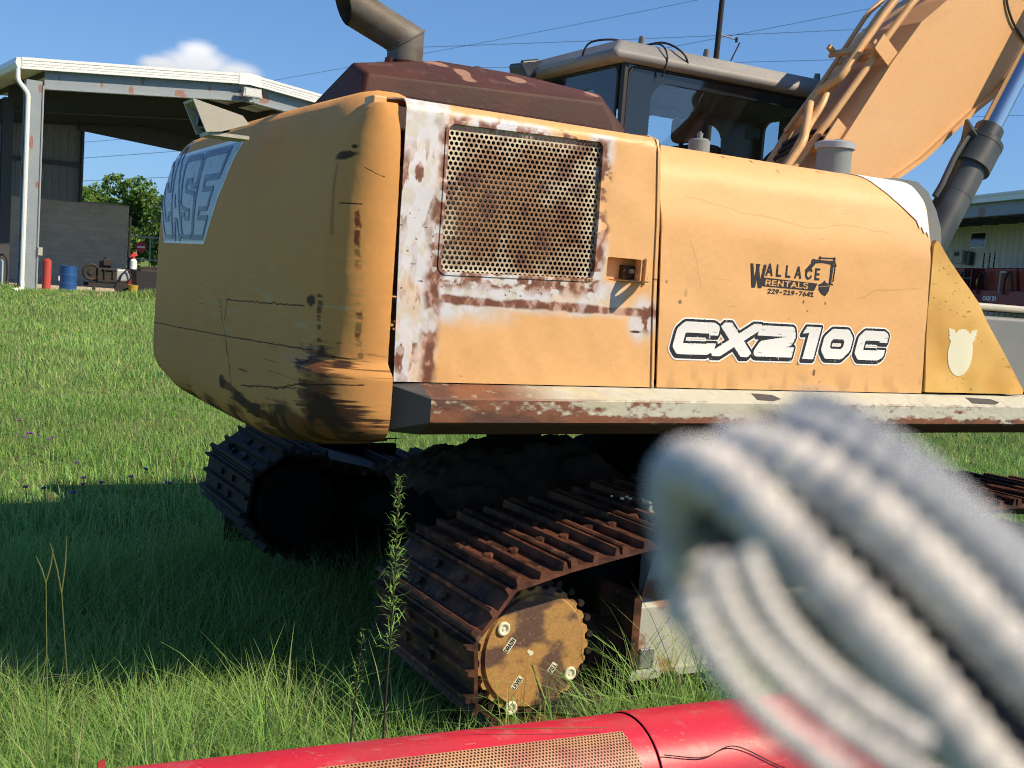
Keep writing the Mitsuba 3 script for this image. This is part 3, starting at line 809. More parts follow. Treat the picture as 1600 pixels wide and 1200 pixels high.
# side skirt (deck edge beam)
sp = [(-1.385, 1.362), (-1.470, 1.330), (-1.476, 1.324), (-1.476, 1.254), (-1.468, 1.246), (-1.40, 1.205), (-1.30, 1.200), (-1.30, 1.362)]
ends = {-1.93: 1.0, 1.75: 1.0}
m = extr(Polygon(sp), 1.75 + 1.93); v = np.array(m.vertices)
sk = trimesh.Trimesh(np.stack([-1.93 + v[:, 2], v[:, 0], v[:, 1]], 1), np.array(m.faces), process=False)
v, f = trimesh.remesh.subdivide_to_size(np.array(sk.vertices), np.array(sk.faces), .25, max_iter=8)
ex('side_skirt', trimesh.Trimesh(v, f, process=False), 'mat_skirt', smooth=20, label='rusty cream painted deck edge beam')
m = hull([(-1.9295, y, z) for y, z in sp] + [(-2.035, -1.375, 1.358), (-2.035, -1.375, 1.215), (-2.035, -1.31, 1.205), (-2.035, -1.31, 1.358)])
ex('side_skirt__end_cap', m, 'mat_steel_shade', smooth=False)  # dark colour stands in for shade on this rear-facing end
for xa, xb, zt in ((-.62, -.50, 0), (.55, .73, 0)):
    pl = Polygon([(xa, .2), (xa + .01, .9), (xb - .02, .75), (xb, .35), (xb - .05, .1)])
    ex('side_skirt__tape_patch', sheet(pl, .0008, lambda x, t, w: np.stack([x, -1.385 - .085 * (1 - t * .8) + 0 * w, 1.362 - .032 * (1 - t * .8) + w], -1), .1, .002), 'mat_tape')
# deck
ex('deck', cat([box(-1.95, 1.75, -1.30, 1.36, 1.215, 1.33), box(-1.6, 1.6, -.55, .55, 1.16, 1.215)]), 'mat_steel_dark', smooth=False)
ex('far_side_body', cat([box(-2.0, -.15, .2, 1.36, 1.33, 2.18), box(-1.0, .25, -.75, .2, 1.33, 2.1), box(-2.0, -1.0, -1.2, .2, 1.33, 1.6)]), 'mat_boom', smooth=False)

# engine hood
HP = [(-1.975, -.875, 2.19), (-.885, -.875, 2.19), (-.885, .85, 2.19), (-1.60, .85, 2.19), (-1.975, -.1, 2.19), (-1.950, -.85, 2.345), (-1.955, -.745, 2.385), (-1.005, -.850, 2.382), (-.905, -.85, 2.30), (-.95, -.74, 2.425),
      (-1.62, -.70, 2.450), (-1.30, -.68, 2.458), (-1.005, .4, 2.43), (-.93, .7, 2.30), (-1.54, .30, 2.42), (-1.80, -.28, 2.365), (-1.62, .55, 2.34)]
ex('engine_hood', hull(HP, .022, 16), 'mat_hood', smooth=38, label='rust brown engine hood')
for bx, by, bz in ((-1.80, -.66, 2.448), (-1.42, -.62, 2.480), (-1.15, -.62, 2.474)):
    ex('engine_hood__bolt', rod((bx, by, bz - .02), (bx, by, bz + .012), .014, sides=6), 'mat_hood', smooth=False)
ex('engine_hood__seam', box(-1.88, -1.0, -.8995, -.8965, 2.292, 2.296), 'mat_hood')

# exhaust stack with its mitred elbow
def pipe(pa, da, pb, db, r, n=36):
    """a ring of a tube cut by the plane through pa with normal da, swept along the axis pb - pa to the plane at pb"""
    pa, pb, da, db = (np.asarray(q, float) for q in (pa, pb, da, db))
    t = (pb - pa) / np.linalg.norm(pb - pa)
    a = np.cross(t, [0, 1., 0]); a /= np.linalg.norm(a); b = np.cross(t, a)
    an = np.arange(n) * 2 * np.pi / n
    o = np.cos(an)[:, None] * a * r + np.sin(an)[:, None] * b * r
    ra = pa + o - t * ((o @ da) / (t @ da))[:, None]
    rb = pb + o - t * ((o @ db) / (t @ db))[:, None]
    k = np.arange(n); l = (k + 1) % n
    f = np.vstack([np.stack([k, l, l + n], 1), np.stack([k, l + n, k + n], 1)])
    return trimesh.Trimesh(np.vstack([ra, rb]), f, process=False)


e0, e1, e2 = np.array([-1.712, -.60, 2.40]), np.array([-1.712, -.60, 2.545]), np.array([-1.965, -.60, 2.640])
u1, u2 = np.array([0, 0, 1.]), (e2 - e1) / np.linalg.norm(e2 - e1)
mit = u1 + u2
ex('exhaust_stack', cat([pipe(e0, u1, e1, mit, .066), pipe(e1, mit, e2, [-1, 0, -.35], .066), pipe(e0, u1, e1, mit, .060), pipe(e1, mit, e2, [-1, 0, -.35], .060)]), 'mat_exhaust', smooth=35, label='sooty bent exhaust pipe cut off at a slant')
wl_ = [e1 + (np.cos(a) * np.array([1., 0, 0]) + np.sin(a) * np.array([0, 1., 0])) * .0665 - u1 * ((np.cos(a) * mit[0]) * .0665 / mit[2]) for a in np.linspace(0, 2 * np.pi, 33)]
ex('exhaust_stack__weld', tube(wl_, .0035, 6, False), 'mat_exhaust', smooth=True)
ex('exhaust_stack__collar', rod((-1.712, -.6, 2.44), (-1.712, -.6, 2.462), .074), 'mat_hood')

# filler caps
ex('filler_cap', cat([rod((-.55, -.90, 2.20), (-.55, -.90, 2.305), .043), rod((-.55, -.90, 2.305), (-.55, -.90, 2.312), .040, .034), rod((-.55, -.90, 2.31), (-.55, -.90, 2.335), .012), rod((-.55, -.90, 2.335), (-.55, -.90, 2.342), .006)]), 'mat_cap_grey', smooth=40)
ex('filler_flange', cat([rod((-.42, -.88, 2.22), (-.42, -.88, 2.248), .085), box(-.36, -.34, -.93, -.89, 2.22, 2.255)]), 'mat_cap_grey', smooth=40)
ex('filter_canister', cat([rod((.186, -.90, 2.15), (.186, -.90, 2.362), .074, sides=32)]), 'mat_cap_grey', smooth=40)
ex('filter_canister__lid', cat([rod((.186, -.90, 2.362), (.186, -.90, 2.385), .086, sides=32), rod((.186, -.90, 2.385), (.186, -.90, 2.393), .082, .070, sides=32), rod((.19, -.92, 2.393), (.19, -.92, 2.402), .02, sides=6)]), 'mat_galv', smooth=40)

# cab
CB = ex('cab', cat([box(-.10, 1.62, .345, 1.235, 1.33, 2.30), box(-.10, -.06, .36, 1.35, 2.3, 2.86)][:1]), 'mat_charcoal', smooth=False)


def wall(plane, outer, holes, d, t):
    p = outer
    for hq in holes:
        p = p.difference(hq)
    m = extr(p, t); v = np.array(m.vertices)
    if plane == 'y':
        w_ = np.stack([v[:, 0], d + v[:, 2], v[:, 1]], 1); fl = True
    else:
        w_ = np.stack([d + v[:, 2], v[:, 0], v[:, 1]], 1); fl = False
    fq = np.array(m.faces)
    return trimesh.Trimesh(w_, fq[:, ::-1] if fl else fq, process=False)


rw = rrect(.085, 1.42, 2.1, 2.775, .11, 10)
rear = rrect(.545, 1.12, 2.1, 2.74, .10, 10)
lw1 = rrect(.16, .60, 2.28, 2.77, .05); lw2 = rrect(.66, 1.31, 2.2, 2.77, .10); fw = rrect(.50, 1.16, 2.1, 2.83, .06)
ex(f'{CB}__right_window_surround', wall('y', sbox(-.085, 2.0, 1.56, 2.845), [rw], .338, .006), 'mat_gloss_black', smooth=False)
ex(f'{CB}__right_window_pane', {**mikit.ply(trimesh.Trimesh([[-.08, .350, 2.05], [1.55, .350, 2.05], [1.55, .350, 2.84], [-.08, .350, 2.84]], [[0, 1, 2], [0, 2, 3]]), 'mat_glass')}, None)
ex(f'{CB}__rear_window_surround', wall('x', sbox(.37, 2.0, 1.22, 2.845), [rear], -.106, .006), 'mat_gloss_black', smooth=False)
ex(f'{CB}__rear_window_pane', {**mikit.ply(trimesh.Trimesh([[-.094, .38, 2.05], [-.094, 1.21, 2.05], [-.094, 1.21, 2.84], [-.094, .38, 2.84]], [[0, 1, 2], [0, 2, 3]]), 'mat_glass')}, None)
ex(f'{CB}__left_wall', wall('y', sbox(-.09, 2.0, 1.60, 2.85), [lw1, lw2], 1.215, .02), 'mat_charcoal', smooth=False)
ex(f'{CB}__front_wall', wall('x', sbox(.36, 2.0, 1.215, 2.85), [fw], 1.59, .02), 'mat_charcoal', smooth=False)
ex(f'{CB}__corner_post', rbox(-.102, -.072, .328, .36, 2.0, 2.85, .008), 'mat_black')
ex(f'{CB}__window_gasket', cat([tube(bend([(-.07, .334, 2.05), (-.07, .334, 2.832), (1.55, .334, 2.842)], .07, 8), .007, 8), tube(bend([(-.106, .375, 2.05), (-.106, .375, 2.832), (-.106, 1.21, 2.842)], .05, 8), .006, 8)]), 'mat_black', smooth=True)
RP = [(-.16, .325), (1.55, .285), (1.62, .33), (1.62, 1.24), (-.16, 1.24)]
ROOF = ex(f'{CB}__roof', hull([(x, y, 2.875) for x, y in RP] + [(x + (.05 if x < 0 else -.03), y + (.04 if y < 1 else -.04), 2.925) for x, y in RP], .032, 20), 'mat_cab_grey', smooth=40, label='dusty grey cab roof')
for x, y in ((.036, .39), (.449, .37), (1.266, .38)):
    k_ = key_of(f'{CB}__roof_knob')
    scene[k_] = mikit.ply(cat([rod((x, y, 2.93), (x, y, 2.985), .019), rod((x, y, 2.985), (x, y, 3.0), .016)]), 'mat_grey', smooth=40)
ex(f'{CB}__roof_cable', cat([tube(spline([(.06, .44, 2.962), (.16, .36, 2.985), (.24, .29, 2.93), (.29, .30, 2.85)]), .006, 6), tube(spline([(.05, .42, 2.96), (.11, .33, 2.965), (.13, .285, 2.90), (.125, .31, 2.80)]), .005, 6),
                             tube(spline([(.04, .5, 2.965), (-.04, .52, 2.99), (-.15, .58, 2.97), (-.185, .60, 2.91), (-.16, .62, 2.88)]), .006, 6)]), 'mat_black', smooth=True)
ex(f'{CB}__work_lamp', cat([hull([(-.22, 1.10, 2.84), (-.22, 1.26, 2.84), (-.10, 1.08, 2.93), (-.10, 1.26, 2.93), (-.24, 1.26, 2.91), (-.24, 1.14, 2.90)], .02), rod((-.2, 1.22, 2.93), (-.1, 1.22, 2.955), .02)]), 'mat_charcoal', smooth=30)
ex(f'{CB}__roof_sticker', box(-.1945, -.1925, .66, 1.04, 2.868, 2.895), 'mat_cap_grey', smooth=False)
ex(f'{CB}__seat', cat([hull([(.78, .66, 2.0), (.88, .66, 2.0), (.72, .68, 2.52), (.82, .68, 2.52), (.78, 1.08, 2.0), (.88, 1.08, 2.0), (.72, 1.06, 2.52), (.82, 1.06, 2.52)], .04), rbox(.71, .81, .74, 1.0, 2.58, 2.74, .04), box(.75, .77, .80, .82, 2.5, 2.6), box(.75, .77, .92, .94, 2.5, 2.6)]), 'mat_seat', smooth=40)
ex(f'{CB}__ceiling', box(-.07, 1.58, .37, 1.21, 2.828, 2.838), 'mat_seat')
ex(f'{CB}__dashboard', cat([rbox(1.35, 1.55, .40, .62, 1.9, 2.45, .03), rod((1.05, .47, 1.9), (1.12, .47, 2.42), .014), rbox(1.09, 1.15, .44, .50, 2.42, 2.52, .02)]), 'mat_seat', smooth=40)
ex(f'{CB}__sun_visor', cat([box(1.35, 1.37, .42, .75, 2.66, 2.79), box(1.30, 1.34, .9, 1.0, 2.68, 2.74)]), 'mat_black')

# boom
bu = [(.30, 1.85), (.748, 2.465), (1.063, 2.93), (1.245, 3.165), (1.432, 3.318), (1.85, 3.60), (2.6, 3.95), (3.4, 4.02)]
bl = [(3.4, 3.50), (2.6, 3.42), (2.069, 3.112), (1.868, 2.90), (1.70, 2.778), (1.348, 2.484), (1.181, 2.378), (1.05, 2.28), (.75, 1.85)]
BP = Polygon(bu + bl)
BOOM = ex('boom', plate_xz(BP, -.345, .06), 'mat_boom', smooth=20, label='faded orange boom')
lip = LineString(bl).buffer(.011, cap_style=2)
ex(f'{BOOM}__flange', plate_xz(lip, -.372, .087), 'mat_boom', smooth=20)
ex(f'{BOOM}__top_flange', plate_xz(LineString(bu[1:]).buffer(.008, cap_style=2), -.360, .075), 'mat_boom', smooth=20)
ex(f'{BOOM}__outer_boom', plate_xz(Polygon([(3.4, 4.02), (4.3, 3.85), (5.6, 3.25), (5.5, 2.95), (4.2, 3.4), (3.4, 3.5)]), -.33, .04), 'mat_boom')
TUB = dict(
    T1=(.019, [(.50, -.205, 2.225), (.587, -.219, 2.353), (.797, -.263, 2.662), (1.017, -.290, 2.986), (1.054, -.285, 3.041), (1.211, -.300, 3.262), (1.40, -.31, 3.44), (1.9, -.31, 3.72)]),
    T2=(.021, [(.43, -.265, 2.25), (.500, -.267, 2.348), (.598, -.272, 2.493), (.759, -.119, 2.730), (.786, -.126, 2.770), (.835, -.235, 2.843), (.859, -.240, 2.878), (.943, -.241, 3.001), (1.055, -.246, 3.160), (1.19, -.25, 3.335), (1.40, -.25, 3.50), (1.9, -.25, 3.78)]),
    T3=(.021, [(.50, -.20, 2.29), (.612, -.200, 2.443), (.727, -.174, 2.612), (.787, -.176, 2.700), (.858, -.138, 2.805), (.900, -.178, 2.867), (1.05, -.178, 3.09), (1.19, -.18, 3.29), (1.4, -.18, 3.45), (1.9, -.18, 3.74)]),
    T4=(.022, [(.52, -.016, 2.25), (.618, -.016, 2.398), (.759, -.003, 2.606), (.807, -.07, 2.676), (.886, -.115, 2.793), (1.025, -.120, 2.998), (1.20, -.12, 3.25), (1.4, -.12, 3.44), (1.9, -.12, 3.72)]),
    T5=(.013, [(.70, -.02, 2.57), (.853, -.055, 2.798), (.913, -.06, 2.886), (1.155, -.065, 3.243), (1.4, -.065, 3.46), (1.9, -.06, 3.74)]))
for r_, pts in TUB.values():
    ex(f'{BOOM}__hydraulic_tube', tube(bend(pts, .045, 5), r_, 14), 'mat_boom', smooth=True)
bd, bn = np.array([.561, 0, .828]), np.array([-.828, 0, .561])


def onb(s, y, o):
    """point s metres along the boom's top from its lower visible end, o above the top"""
    return np.array([.748, 0, 2.465]) + bd * s + bn * o + np.array([0, y, 0])


def bbox(s0, s1, y0, y1, o0, o1):
    return hull([onb(s, y, o) for s in (s0, s1) for y in (y0, y1) for o in (o0, o1)])


ex(f'{BOOM}__tube_clamp', cat([bbox(.565, .60, -.335, .0, .045, .062), bbox(.565, .60, -.335, 0., .105, .122), bbox(.545, .64, -.345, -.335, .0, .135), bbox(.57, .595, -.33, -.31, .12, .15), bbox(.57, .595, -.225, -.205, .12, .15), bbox(.57, .595, -.04, -.02, .12, .17)]), 'mat_boom', smooth=False)
ex(f'{BOOM}__tube_clamp', cat([bbox(-.02, .13, -.335, -.325, .0, .085), bbox(-.01, .0, -.325, -.05, 0, .05), bbox(.04, .05, -.325, -.05, 0, .06), bbox(.10, .11, -.325, -.05, 0, .05)]), 'mat_boom', smooth=False)
for dz in (0, .05, .10):
    ex(f'{BOOM}__rubber_hose', tube(spline([onb(-.30 + dz, .06, .05), onb(-.18 + dz, .02, .075), onb(-.04 + dz, -.10, .06), onb(.0 + dz, -.30, .045)], 6), .011, 8), 'mat_black', smooth=True)
ex(f'{BOOM}__grease_hose', tube(spline([(1.86, -.352, 3.60), (1.87, -.354, 3.42), (1.93, -.356, 3.31), (2.02, -.354, 3.24), (2.10, -.35, 3.20)]), .007, 6), 'mat_charcoal', smooth=True)

# near boom cylinder
c0, cd = np.array([1.500, -.46, 2.289]), np.array([.4941, 0, .8694])
P = lambda s: c0 + cd * s
CY = ex('boom_cylinder', cat([rod(P(-.75), P(.345), .088, sides=32), rod(P(.02), P(.03), .0895, sides=32)]), 'mat_charcoal', smooth=40)
ex(f'{CY}__gland', cat([rod(P(.20), P(.345), .107, sides=32), rod(P(.345), P(.37), .109, sides=32), rod(P(.37), P(.455), .075, sides=32)] + [rod(P(.455) + .055 * (np.cos(a) * np.array([0, 1, 0]) + np.sin(a) * np.array([-.8694, 0, .4941])), P(.463) + .055 * (np.cos(a) * np.array([0, 1, 0]) + np.sin(a) * np.array([-.8694, 0, .4941])), .012, sides=6) for a in np.arange(8) * np.pi / 4]), 'mat_charcoal', smooth=40)
ex(f'{CY}__chrome_rod', rod(P(.455), P(1.75), .053, sides=32), 'mat_chrome', smooth=40)
ex(f'{CY}__feed_pipe', cat([tube(bend([P(-.02) + [-.13, 0, .02], P(.05) + [-.135, -.01, .02], P(.20) + [-.125, -.01, .06], P(.34) + [-.11, -.01, .05], P(.385) + [-.075, 0, .035]], .05), .016, 10), hull([P(.36) + [-.13, -.03, .05], P(.36) + [-.06, -.03, .0], P(.40) + [-.12, .03, .07], P(.33) + [-.10, .03, .03]], .012)]), 'mat_charcoal', smooth=30)
c1 = np.array([0, .66, 0])
CY2 = ex('boom_cylinder', rod(P(-.75) + c1, P(.345) + c1, .088, sides=24), 'mat_charcoal', smooth=40)
ex(f'{CY2}__chrome_rod', rod(P(.345) + c1, P(1.75) + c1, .053, sides=24), 'mat_chrome', smooth=40)

# tracks
PITCH = .207


def track_path(sc, sr, ic, ir, top, bz):
    """closed polyline through the plates' inner face: over the sprocket, along the top, round the idler, back along the ground"""
    sc, ic = np.array(sc), np.array(ic)
    p = []
    t0 = np.array(top[0]); a_top = math.acos(min(1, sr / np.linalg.norm(t0 - sc))) + math.atan2(t0[1] - sc[1], t0[0] - sc[0])
    g0 = np.array([sc[0] + .62, bz]); a_bot = math.atan2(g0[1] - sc[1], g0[0] - sc[0]) - math.acos(min(1, sr / np.linalg.norm(g0 - sc)))
    for a in np.linspace(a_bot % (2 * np.pi), a_top, 60):
        p.append(sc + sr * np.array([math.cos(a), math.sin(a)]))
    p += [np.array(q, float) for q in top]
    for a in np.linspace(np.radians(95), np.radians(-95), 40):
        p.append(ic + ir * np.array([math.cos(a), math.sin(a)]))
    p += [np.array([ic[0] - .5, bz]), g0]
    return LineString(p + [p[0]])


PIT = PITCH
sp_ = [(-.001, 0), (PIT + .002, 0), (PIT + .002, .011), (PIT - .006, .014), (PIT - .010, .041), (PIT - .020, .041), (PIT - .028, .015), (PIT * .5 + .014, .013), (PIT * .5 + .007, .036), (PIT * .5 - .007, .036), (PIT * .5 - .014, .013), (.034, .014), (.026, .042), (.013, .044), (.004, .040), (.004, .016), (-.001, .012)]
WID = .78
m = extr(Polygon(sp_), WID); v = np.array(m.vertices)
shoe = [trimesh.Trimesh(np.stack([v[:, 0], v[:, 2] - WID / 2, v[:, 1]], 1), np.array(m.faces)[:, ::-1], process=False)]
for bt in (.062, .150):
    for by in (-.10, .10):
        shoe.append(rod((bt, by - (.012 if bt > .1 else -.012), .012), (bt, by - (.012 if bt > .1 else -.012), .030), .018, sides=6))
shoe = cat(shoe)
clog = [cat([shoe, mud(5, (.045, .16), (-.3, .3), .010, (.010, .022), s, .5)]) for s in (1, 2)]
SHOES = {mt_: [mikit.ply(q_, mt_, smooth=False) for q_ in (shoe, *clog)] for mt_ in ('mat_track', 'mat_track_shaded')}


def track(yc, sc, sr, ic, ir, top, bz, phase, outer):
    TK = f'{EX}__track' if f'{EX}__track' not in USED else f'{EX}__track_001'
    path = track_path(sc, sr, ic, ir, top, bz)
    L = path.length
    N = int(round(L / PITCH))
    if isinstance(phase, tuple):
        phase = path.project(Point(phase)) / (L / N)
    pts = [np.array(path.interpolate(((k + phase) * L / N) % L).coords[0]) for k in range(N)]
    chain = Polygon(pts).buffer(-.012).difference(Polygon(pts).buffer(-.085))
    ex(TK, plate_xz(chain, yc - .11, yc + .11), 'mat_steel_dark', smooth=False)
    for k in range(N):
        a, b = pts[k], pts[(k + 1) % N]
        t = (b - a) / np.linalg.norm(b - a); s = np.linalg.norm(b - a) / PIT
        nn = np.array([-t[1], t[0]])
        if nn @ ((a + b) / 2 - np.array([.2, .45])) < 0:
            nn = -nn
        M = np.eye(4)
        M[:3, 0] = [t[0] * s, 0, t[1] * s]; M[:3, 2] = [nn[0], 0, nn[1]]; M[:3, 1] = np.cross(M[:3, 2], [t[0], 0, t[1]])
        M[:3, 3] = [a[0], yc, a[1]]
        ex(f'{TK}__shoe', SHOES['mat_track' if yc < 0 else 'mat_track_shaded'][k % 3], None, to_world=T(M.tolist()))
    # sprocket, final drive cover, idler, rollers
    th = np.arange(0, 2 * np.pi, 2 * np.pi / 92)
    gear = Polygon([(sc[0] + (sr - .030 + .026 * np.sign(np.sin(23 * a))) * np.cos(a), sc[1] + (sr - .030 + .026 * np.sign(np.sin(23 * a))) * np.sin(a)) for a in th])
    SPK = ex(f'{TK}__sprocket', plate_xz(gear, yc - .03, yc + .03), 'mat_steel_dark', smooth=False)
    sg = -1 if outer < yc else 1
    yo = outer
    ex(f'{TK}__idler', rod((ic[0], yc - .09, ic[1]), (ic[0], yc + .09, ic[1]), ir - .04, sides=40), 'mat_steel_dark', smooth=40)
    for xr in np.linspace(sc[0] + .75, ic[0] - .65, 7):
        ex(f'{TK}__roller', rod((xr, yc - .14, bz + .13), (xr, yc + .14, bz + .13), .075, sides=20), 'mat_steel_dark', smooth=40)
    return TK, sc, yo, sg


TK, sc, yo, sg = track(-1.105, (-1.462, .475), .268, (2.05, .45), .36, [(-1.12, .808), (-.62, .885), (-.45, .900), (1.1, .89)], .05, (-1.717, .557), -1.40)
ex(f'{TK}__drive_housing', cat([rod((sc[0], -1.10, sc[1]), (sc[0], -1.305, sc[1]), .238, sides=48), rod((sc[0], -1.1, sc[1]), (sc[0], -.8, sc[1]), .15, sides=32)]), 'mat_steel_dark', smooth=40)
sc = np.array([-1.408, .447])
an = np.arange(0, 2 * np.pi, 2 * np.pi / 240)
scal = Polygon([(sc[0] + (.216 + .006 * np.tanh(4 * np.cos(24 * a))) * np.cos(a), sc[1] + (.216 + .006 * np.tanh(4 * np.cos(24 * a))) * np.sin(a)) for a in an])
HUB = ex(f'{TK}__hub_cover', cat([plate_xz(scal, -1.332, -1.305), rod((sc[0], -1.332, sc[1]), (sc[0], -1.344, sc[1]), .201, .195, sides=64)]), 'mat_hub', smooth=30, label='round rusty yellow final drive cover with three pale plugs')
for k in range(24):
    a = k * 2 * np.pi / 24 + .13
    ex(f'{TK}__hub_bolt', rod((sc[0] + .238 * np.cos(a), -1.305, sc[1] + .238 * np.sin(a)), (sc[0] + .238 * np.cos(a), -1.322, sc[1] + .238 * np.sin(a)), .0125, sides=8), 'mat_track_shaded', smooth=False)  # bolts take the shaded copy too, their shade is in the colour


def hubp(px_, py_):
    """hub face position from fractions of its radius"""
    return np.array([sc[0] + px_ * .216, -1.344, sc[1] + py_ * .216])


for px_, py_ in ((-.62, .42), (.68, -.44), (-.38, -.88)):
    c_ = hubp(px_, py_)
    ex(f'{TK}__hub_plug', cat([tube([c_ + [.0185 * np.cos(a), -.004, .0185 * np.sin(a)] for a in np.linspace(0, 2 * np.pi, 25)], .0062, 8, False), rod(c_ + [0, .01, 0], c_ + [0, -.003, 0], .017), rod(c_ + [.002, 0, 0], c_ + [.002, -.006, 0], .007, sides=6)]), 'mat_decal_cream', smooth=40)
for word, px_, py_, rot in (('DRAIN', -.52, .02, 54), ('LEVEL', -.33, -.60, 52), ('FILL', .33, -.40, 54)):
    tp = text_poly(word, .017, True)
    pl = tp.envelope.buffer(.004)
    for pg, o, mt, nm in ((pl, .001, 'mat_decal_cream', 'cast_label'), (tp, .0025, 'mat_decal_ink', 'cast_lettering')):
        pg = affinity.rotate(affinity.scale(pg, .66, .95, origin=(0, 0)), rot, origin=(0, 0))
        c_ = hubp(px_, py_)
        ex(f'{TK}__{nm}', plate_xz(affinity.translate(pg, c_[0], c_[2]), -1.344 - o, -1.340), mt, smooth=False)
c_ = hubp(-.10, -.02)
ex(f'{TK}__cast_arrow', plate_xz(affinity.translate(affinity.rotate(Polygon([(-.012, -.006), (.004, -.006), (.004, -.012), (.016, 0), (.004, .012), (.004, .006), (-.012, .006)]), -35), c_[0], c_[2]), -1.346, -1.340), 'mat_decal_cream')
FRM = ex('track_frame', cat([box(-.865, 1.75, -1.185, -.90, .262, .50), hull([(-.865, -1.18, .50), (1.75, -1.18, .50), (-.66, -1.0, .68), (1.6, -1.0, .68), (-.66, -.9, .68), (1.6, -.9, .68)]), box(-.895, 1.77, -1.215, -.9, .232, .262)]), 'mat_frame_paint', smooth=False, label='chipped grey painted track frame')
ex(f'{FRM}__end_flange', box(-.900, -.865, -1.205, -.90, .22, .56), 'mat_track', smooth=False)
ex(f'{FRM}__track_guard', hull([(-.50, -1.225, .262), (-.32, -1.225, .262), (-.45, -1.225, .36), (-.32, -1.225, .36), (-.50, -1.19, .17), (-.32, -1.19, .17), (-.45, -1.18, .38), (-.32, -1.18, .38)]), 'mat_grey', smooth=False)
ex(f'{FRM}__inspection_plate', rbox(-.845, -.775, -1.195, -1.18, .265, .345, .006), 'mat_grey', smooth=False)
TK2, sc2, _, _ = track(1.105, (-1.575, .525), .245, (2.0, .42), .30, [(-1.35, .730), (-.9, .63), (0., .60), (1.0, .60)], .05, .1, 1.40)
ex(f'{TK2}__drive_housing', cat([rod((sc2[0], .66, sc2[1]), (sc2[0], 1.35, sc2[1]), .19, sides=40)]), 'mat_undercarriage_shade', smooth=40)
FR2 = ex('track_frame', cat([box(-1.25, 1.75, .85, 1.3, .22, .60), box(-1.75, -.8, 1.28, 1.32, .2, .72)]), 'mat_undercarriage_shade', smooth=False)  # second box is an added dark plate, blanks the open track as shade
ex('cross_frame', cat([box(-.95, 1.4, -.95, .95, .42, .62), hull([(-1.3, -.5, .55), (-1.3, .5, .55), (-.8, -.6, .72), (-.8, .6, .72), (.9, -.6, .72), (.9, .6, .72), (1.3, .5, .5), (1.3, -.5, .5)], .03), rod((.25, 0, .70), (.25, 0, .90), .58, sides=48)]), 'mat_undercarriage_shade', smooth=30)
ex('swing_bearing', cat([rod((.25, 0, .88), (.25, 0, 1.17), .50, sides=48), hull([(-.86, -.12, .80), (-.72, -.12, .80), (-.88, -.12, 1.17), (-.68, -.12, 1.17), (-.86, .1, .80), (-.72, .1, .80), (-.88, .1, 1.17), (-.68, .1, 1.17)])]), 'mat_undercarriage_shade', smooth=40)
mx, my = np.meshgrid(np.linspace(-1.35, -.15, 90), np.linspace(-.5, .5, 70), indexing='ij')
mh = meshkit.fbm(np.stack([mx * 7, my * 7, mx * 0], -1), 5) - .5
mz = .74 + .20 * np.clip(1 - (2 * my) ** 2, 0, 1) * np.clip((mx + 1.35) / .3, 0, 1) * np.clip((-.15 - mx) / .3, 0, 1) + .16 * mh
i, j = np.meshgrid(np.arange(89), np.arange(69), indexing='ij')
k_ = ex('packed_mud', (np.stack([mx, my, mz], -1).reshape(-1, 3), np.stack([i * 70 + j, (i + 1) * 70 + j, (i + 1) * 70 + j + 1, i * 70 + j + 1], -1).reshape(-1, 4)), 'mat_mud', smooth=True)
labels[k_] = {'label': 'lumps of packed mud on the undercarriage', 'kind': 'stuff'}
k_ = ex('track_gravel', mud(46, (-.95, -.55), (-1.40, -1.02), .905, (.004, .012), 8, .7), 'mat_decal_cream', smooth=False)
labels[k_] = {'label': 'pale crumbs of gravel on the near track', 'kind': 'stuff'}

# ------------------------------------------------------------------ the open shed (own frame: x along its gable, y to the back)
SA = math.radians(6.6)
SO = np.array([1.422, 36.522, 0.])
SR = np.array([[math.cos(SA), -math.sin(SA), 0], [math.sin(SA), math.cos(SA), 0], [0, 0, 1.]])


def sh(m):
    m = m.copy() if not isinstance(m, tuple) else m
    m.vertices = np.asarray(m.vertices) @ SR.T + SO
    return m


def spt(x, y, z):
    return SR @ np.array([x, y, z]) + SO


SHED = thing('open_shed', 'open sided steel shed with white roof trim behind the yard grass', 'shed')


def sd(part, mesh, m_, smooth=False, label=None, **kw):
    k = add(part if part.startswith(SHED) else f'{SHED}__{part}', sh(mesh), m_, smooth, **kw)
    if label:
        labels[k] = {'label': label}
    return k


RX, RZ0, PIT_ = 7.05, 7.72, .0975            # ridge position, top of the trim at the corner, slope
WX = 2 * RX + .8


def roofz(x):
    return RZ0 + PIT_ * (RX + .8 - np.abs(np.asarray(x, float) - RX) - .0) - .0


def para(x0, x1, y0, y1, za, zb, up=False):
    """beam under the roof slope: za, zb = depth below the roof line"""
    pts = []
    for x in (x0, x1):
        for y in (y0, y1):
            for d in (za, zb):
                pts.append((x, y, float(roofz(x)) - d))
    return hull(pts)


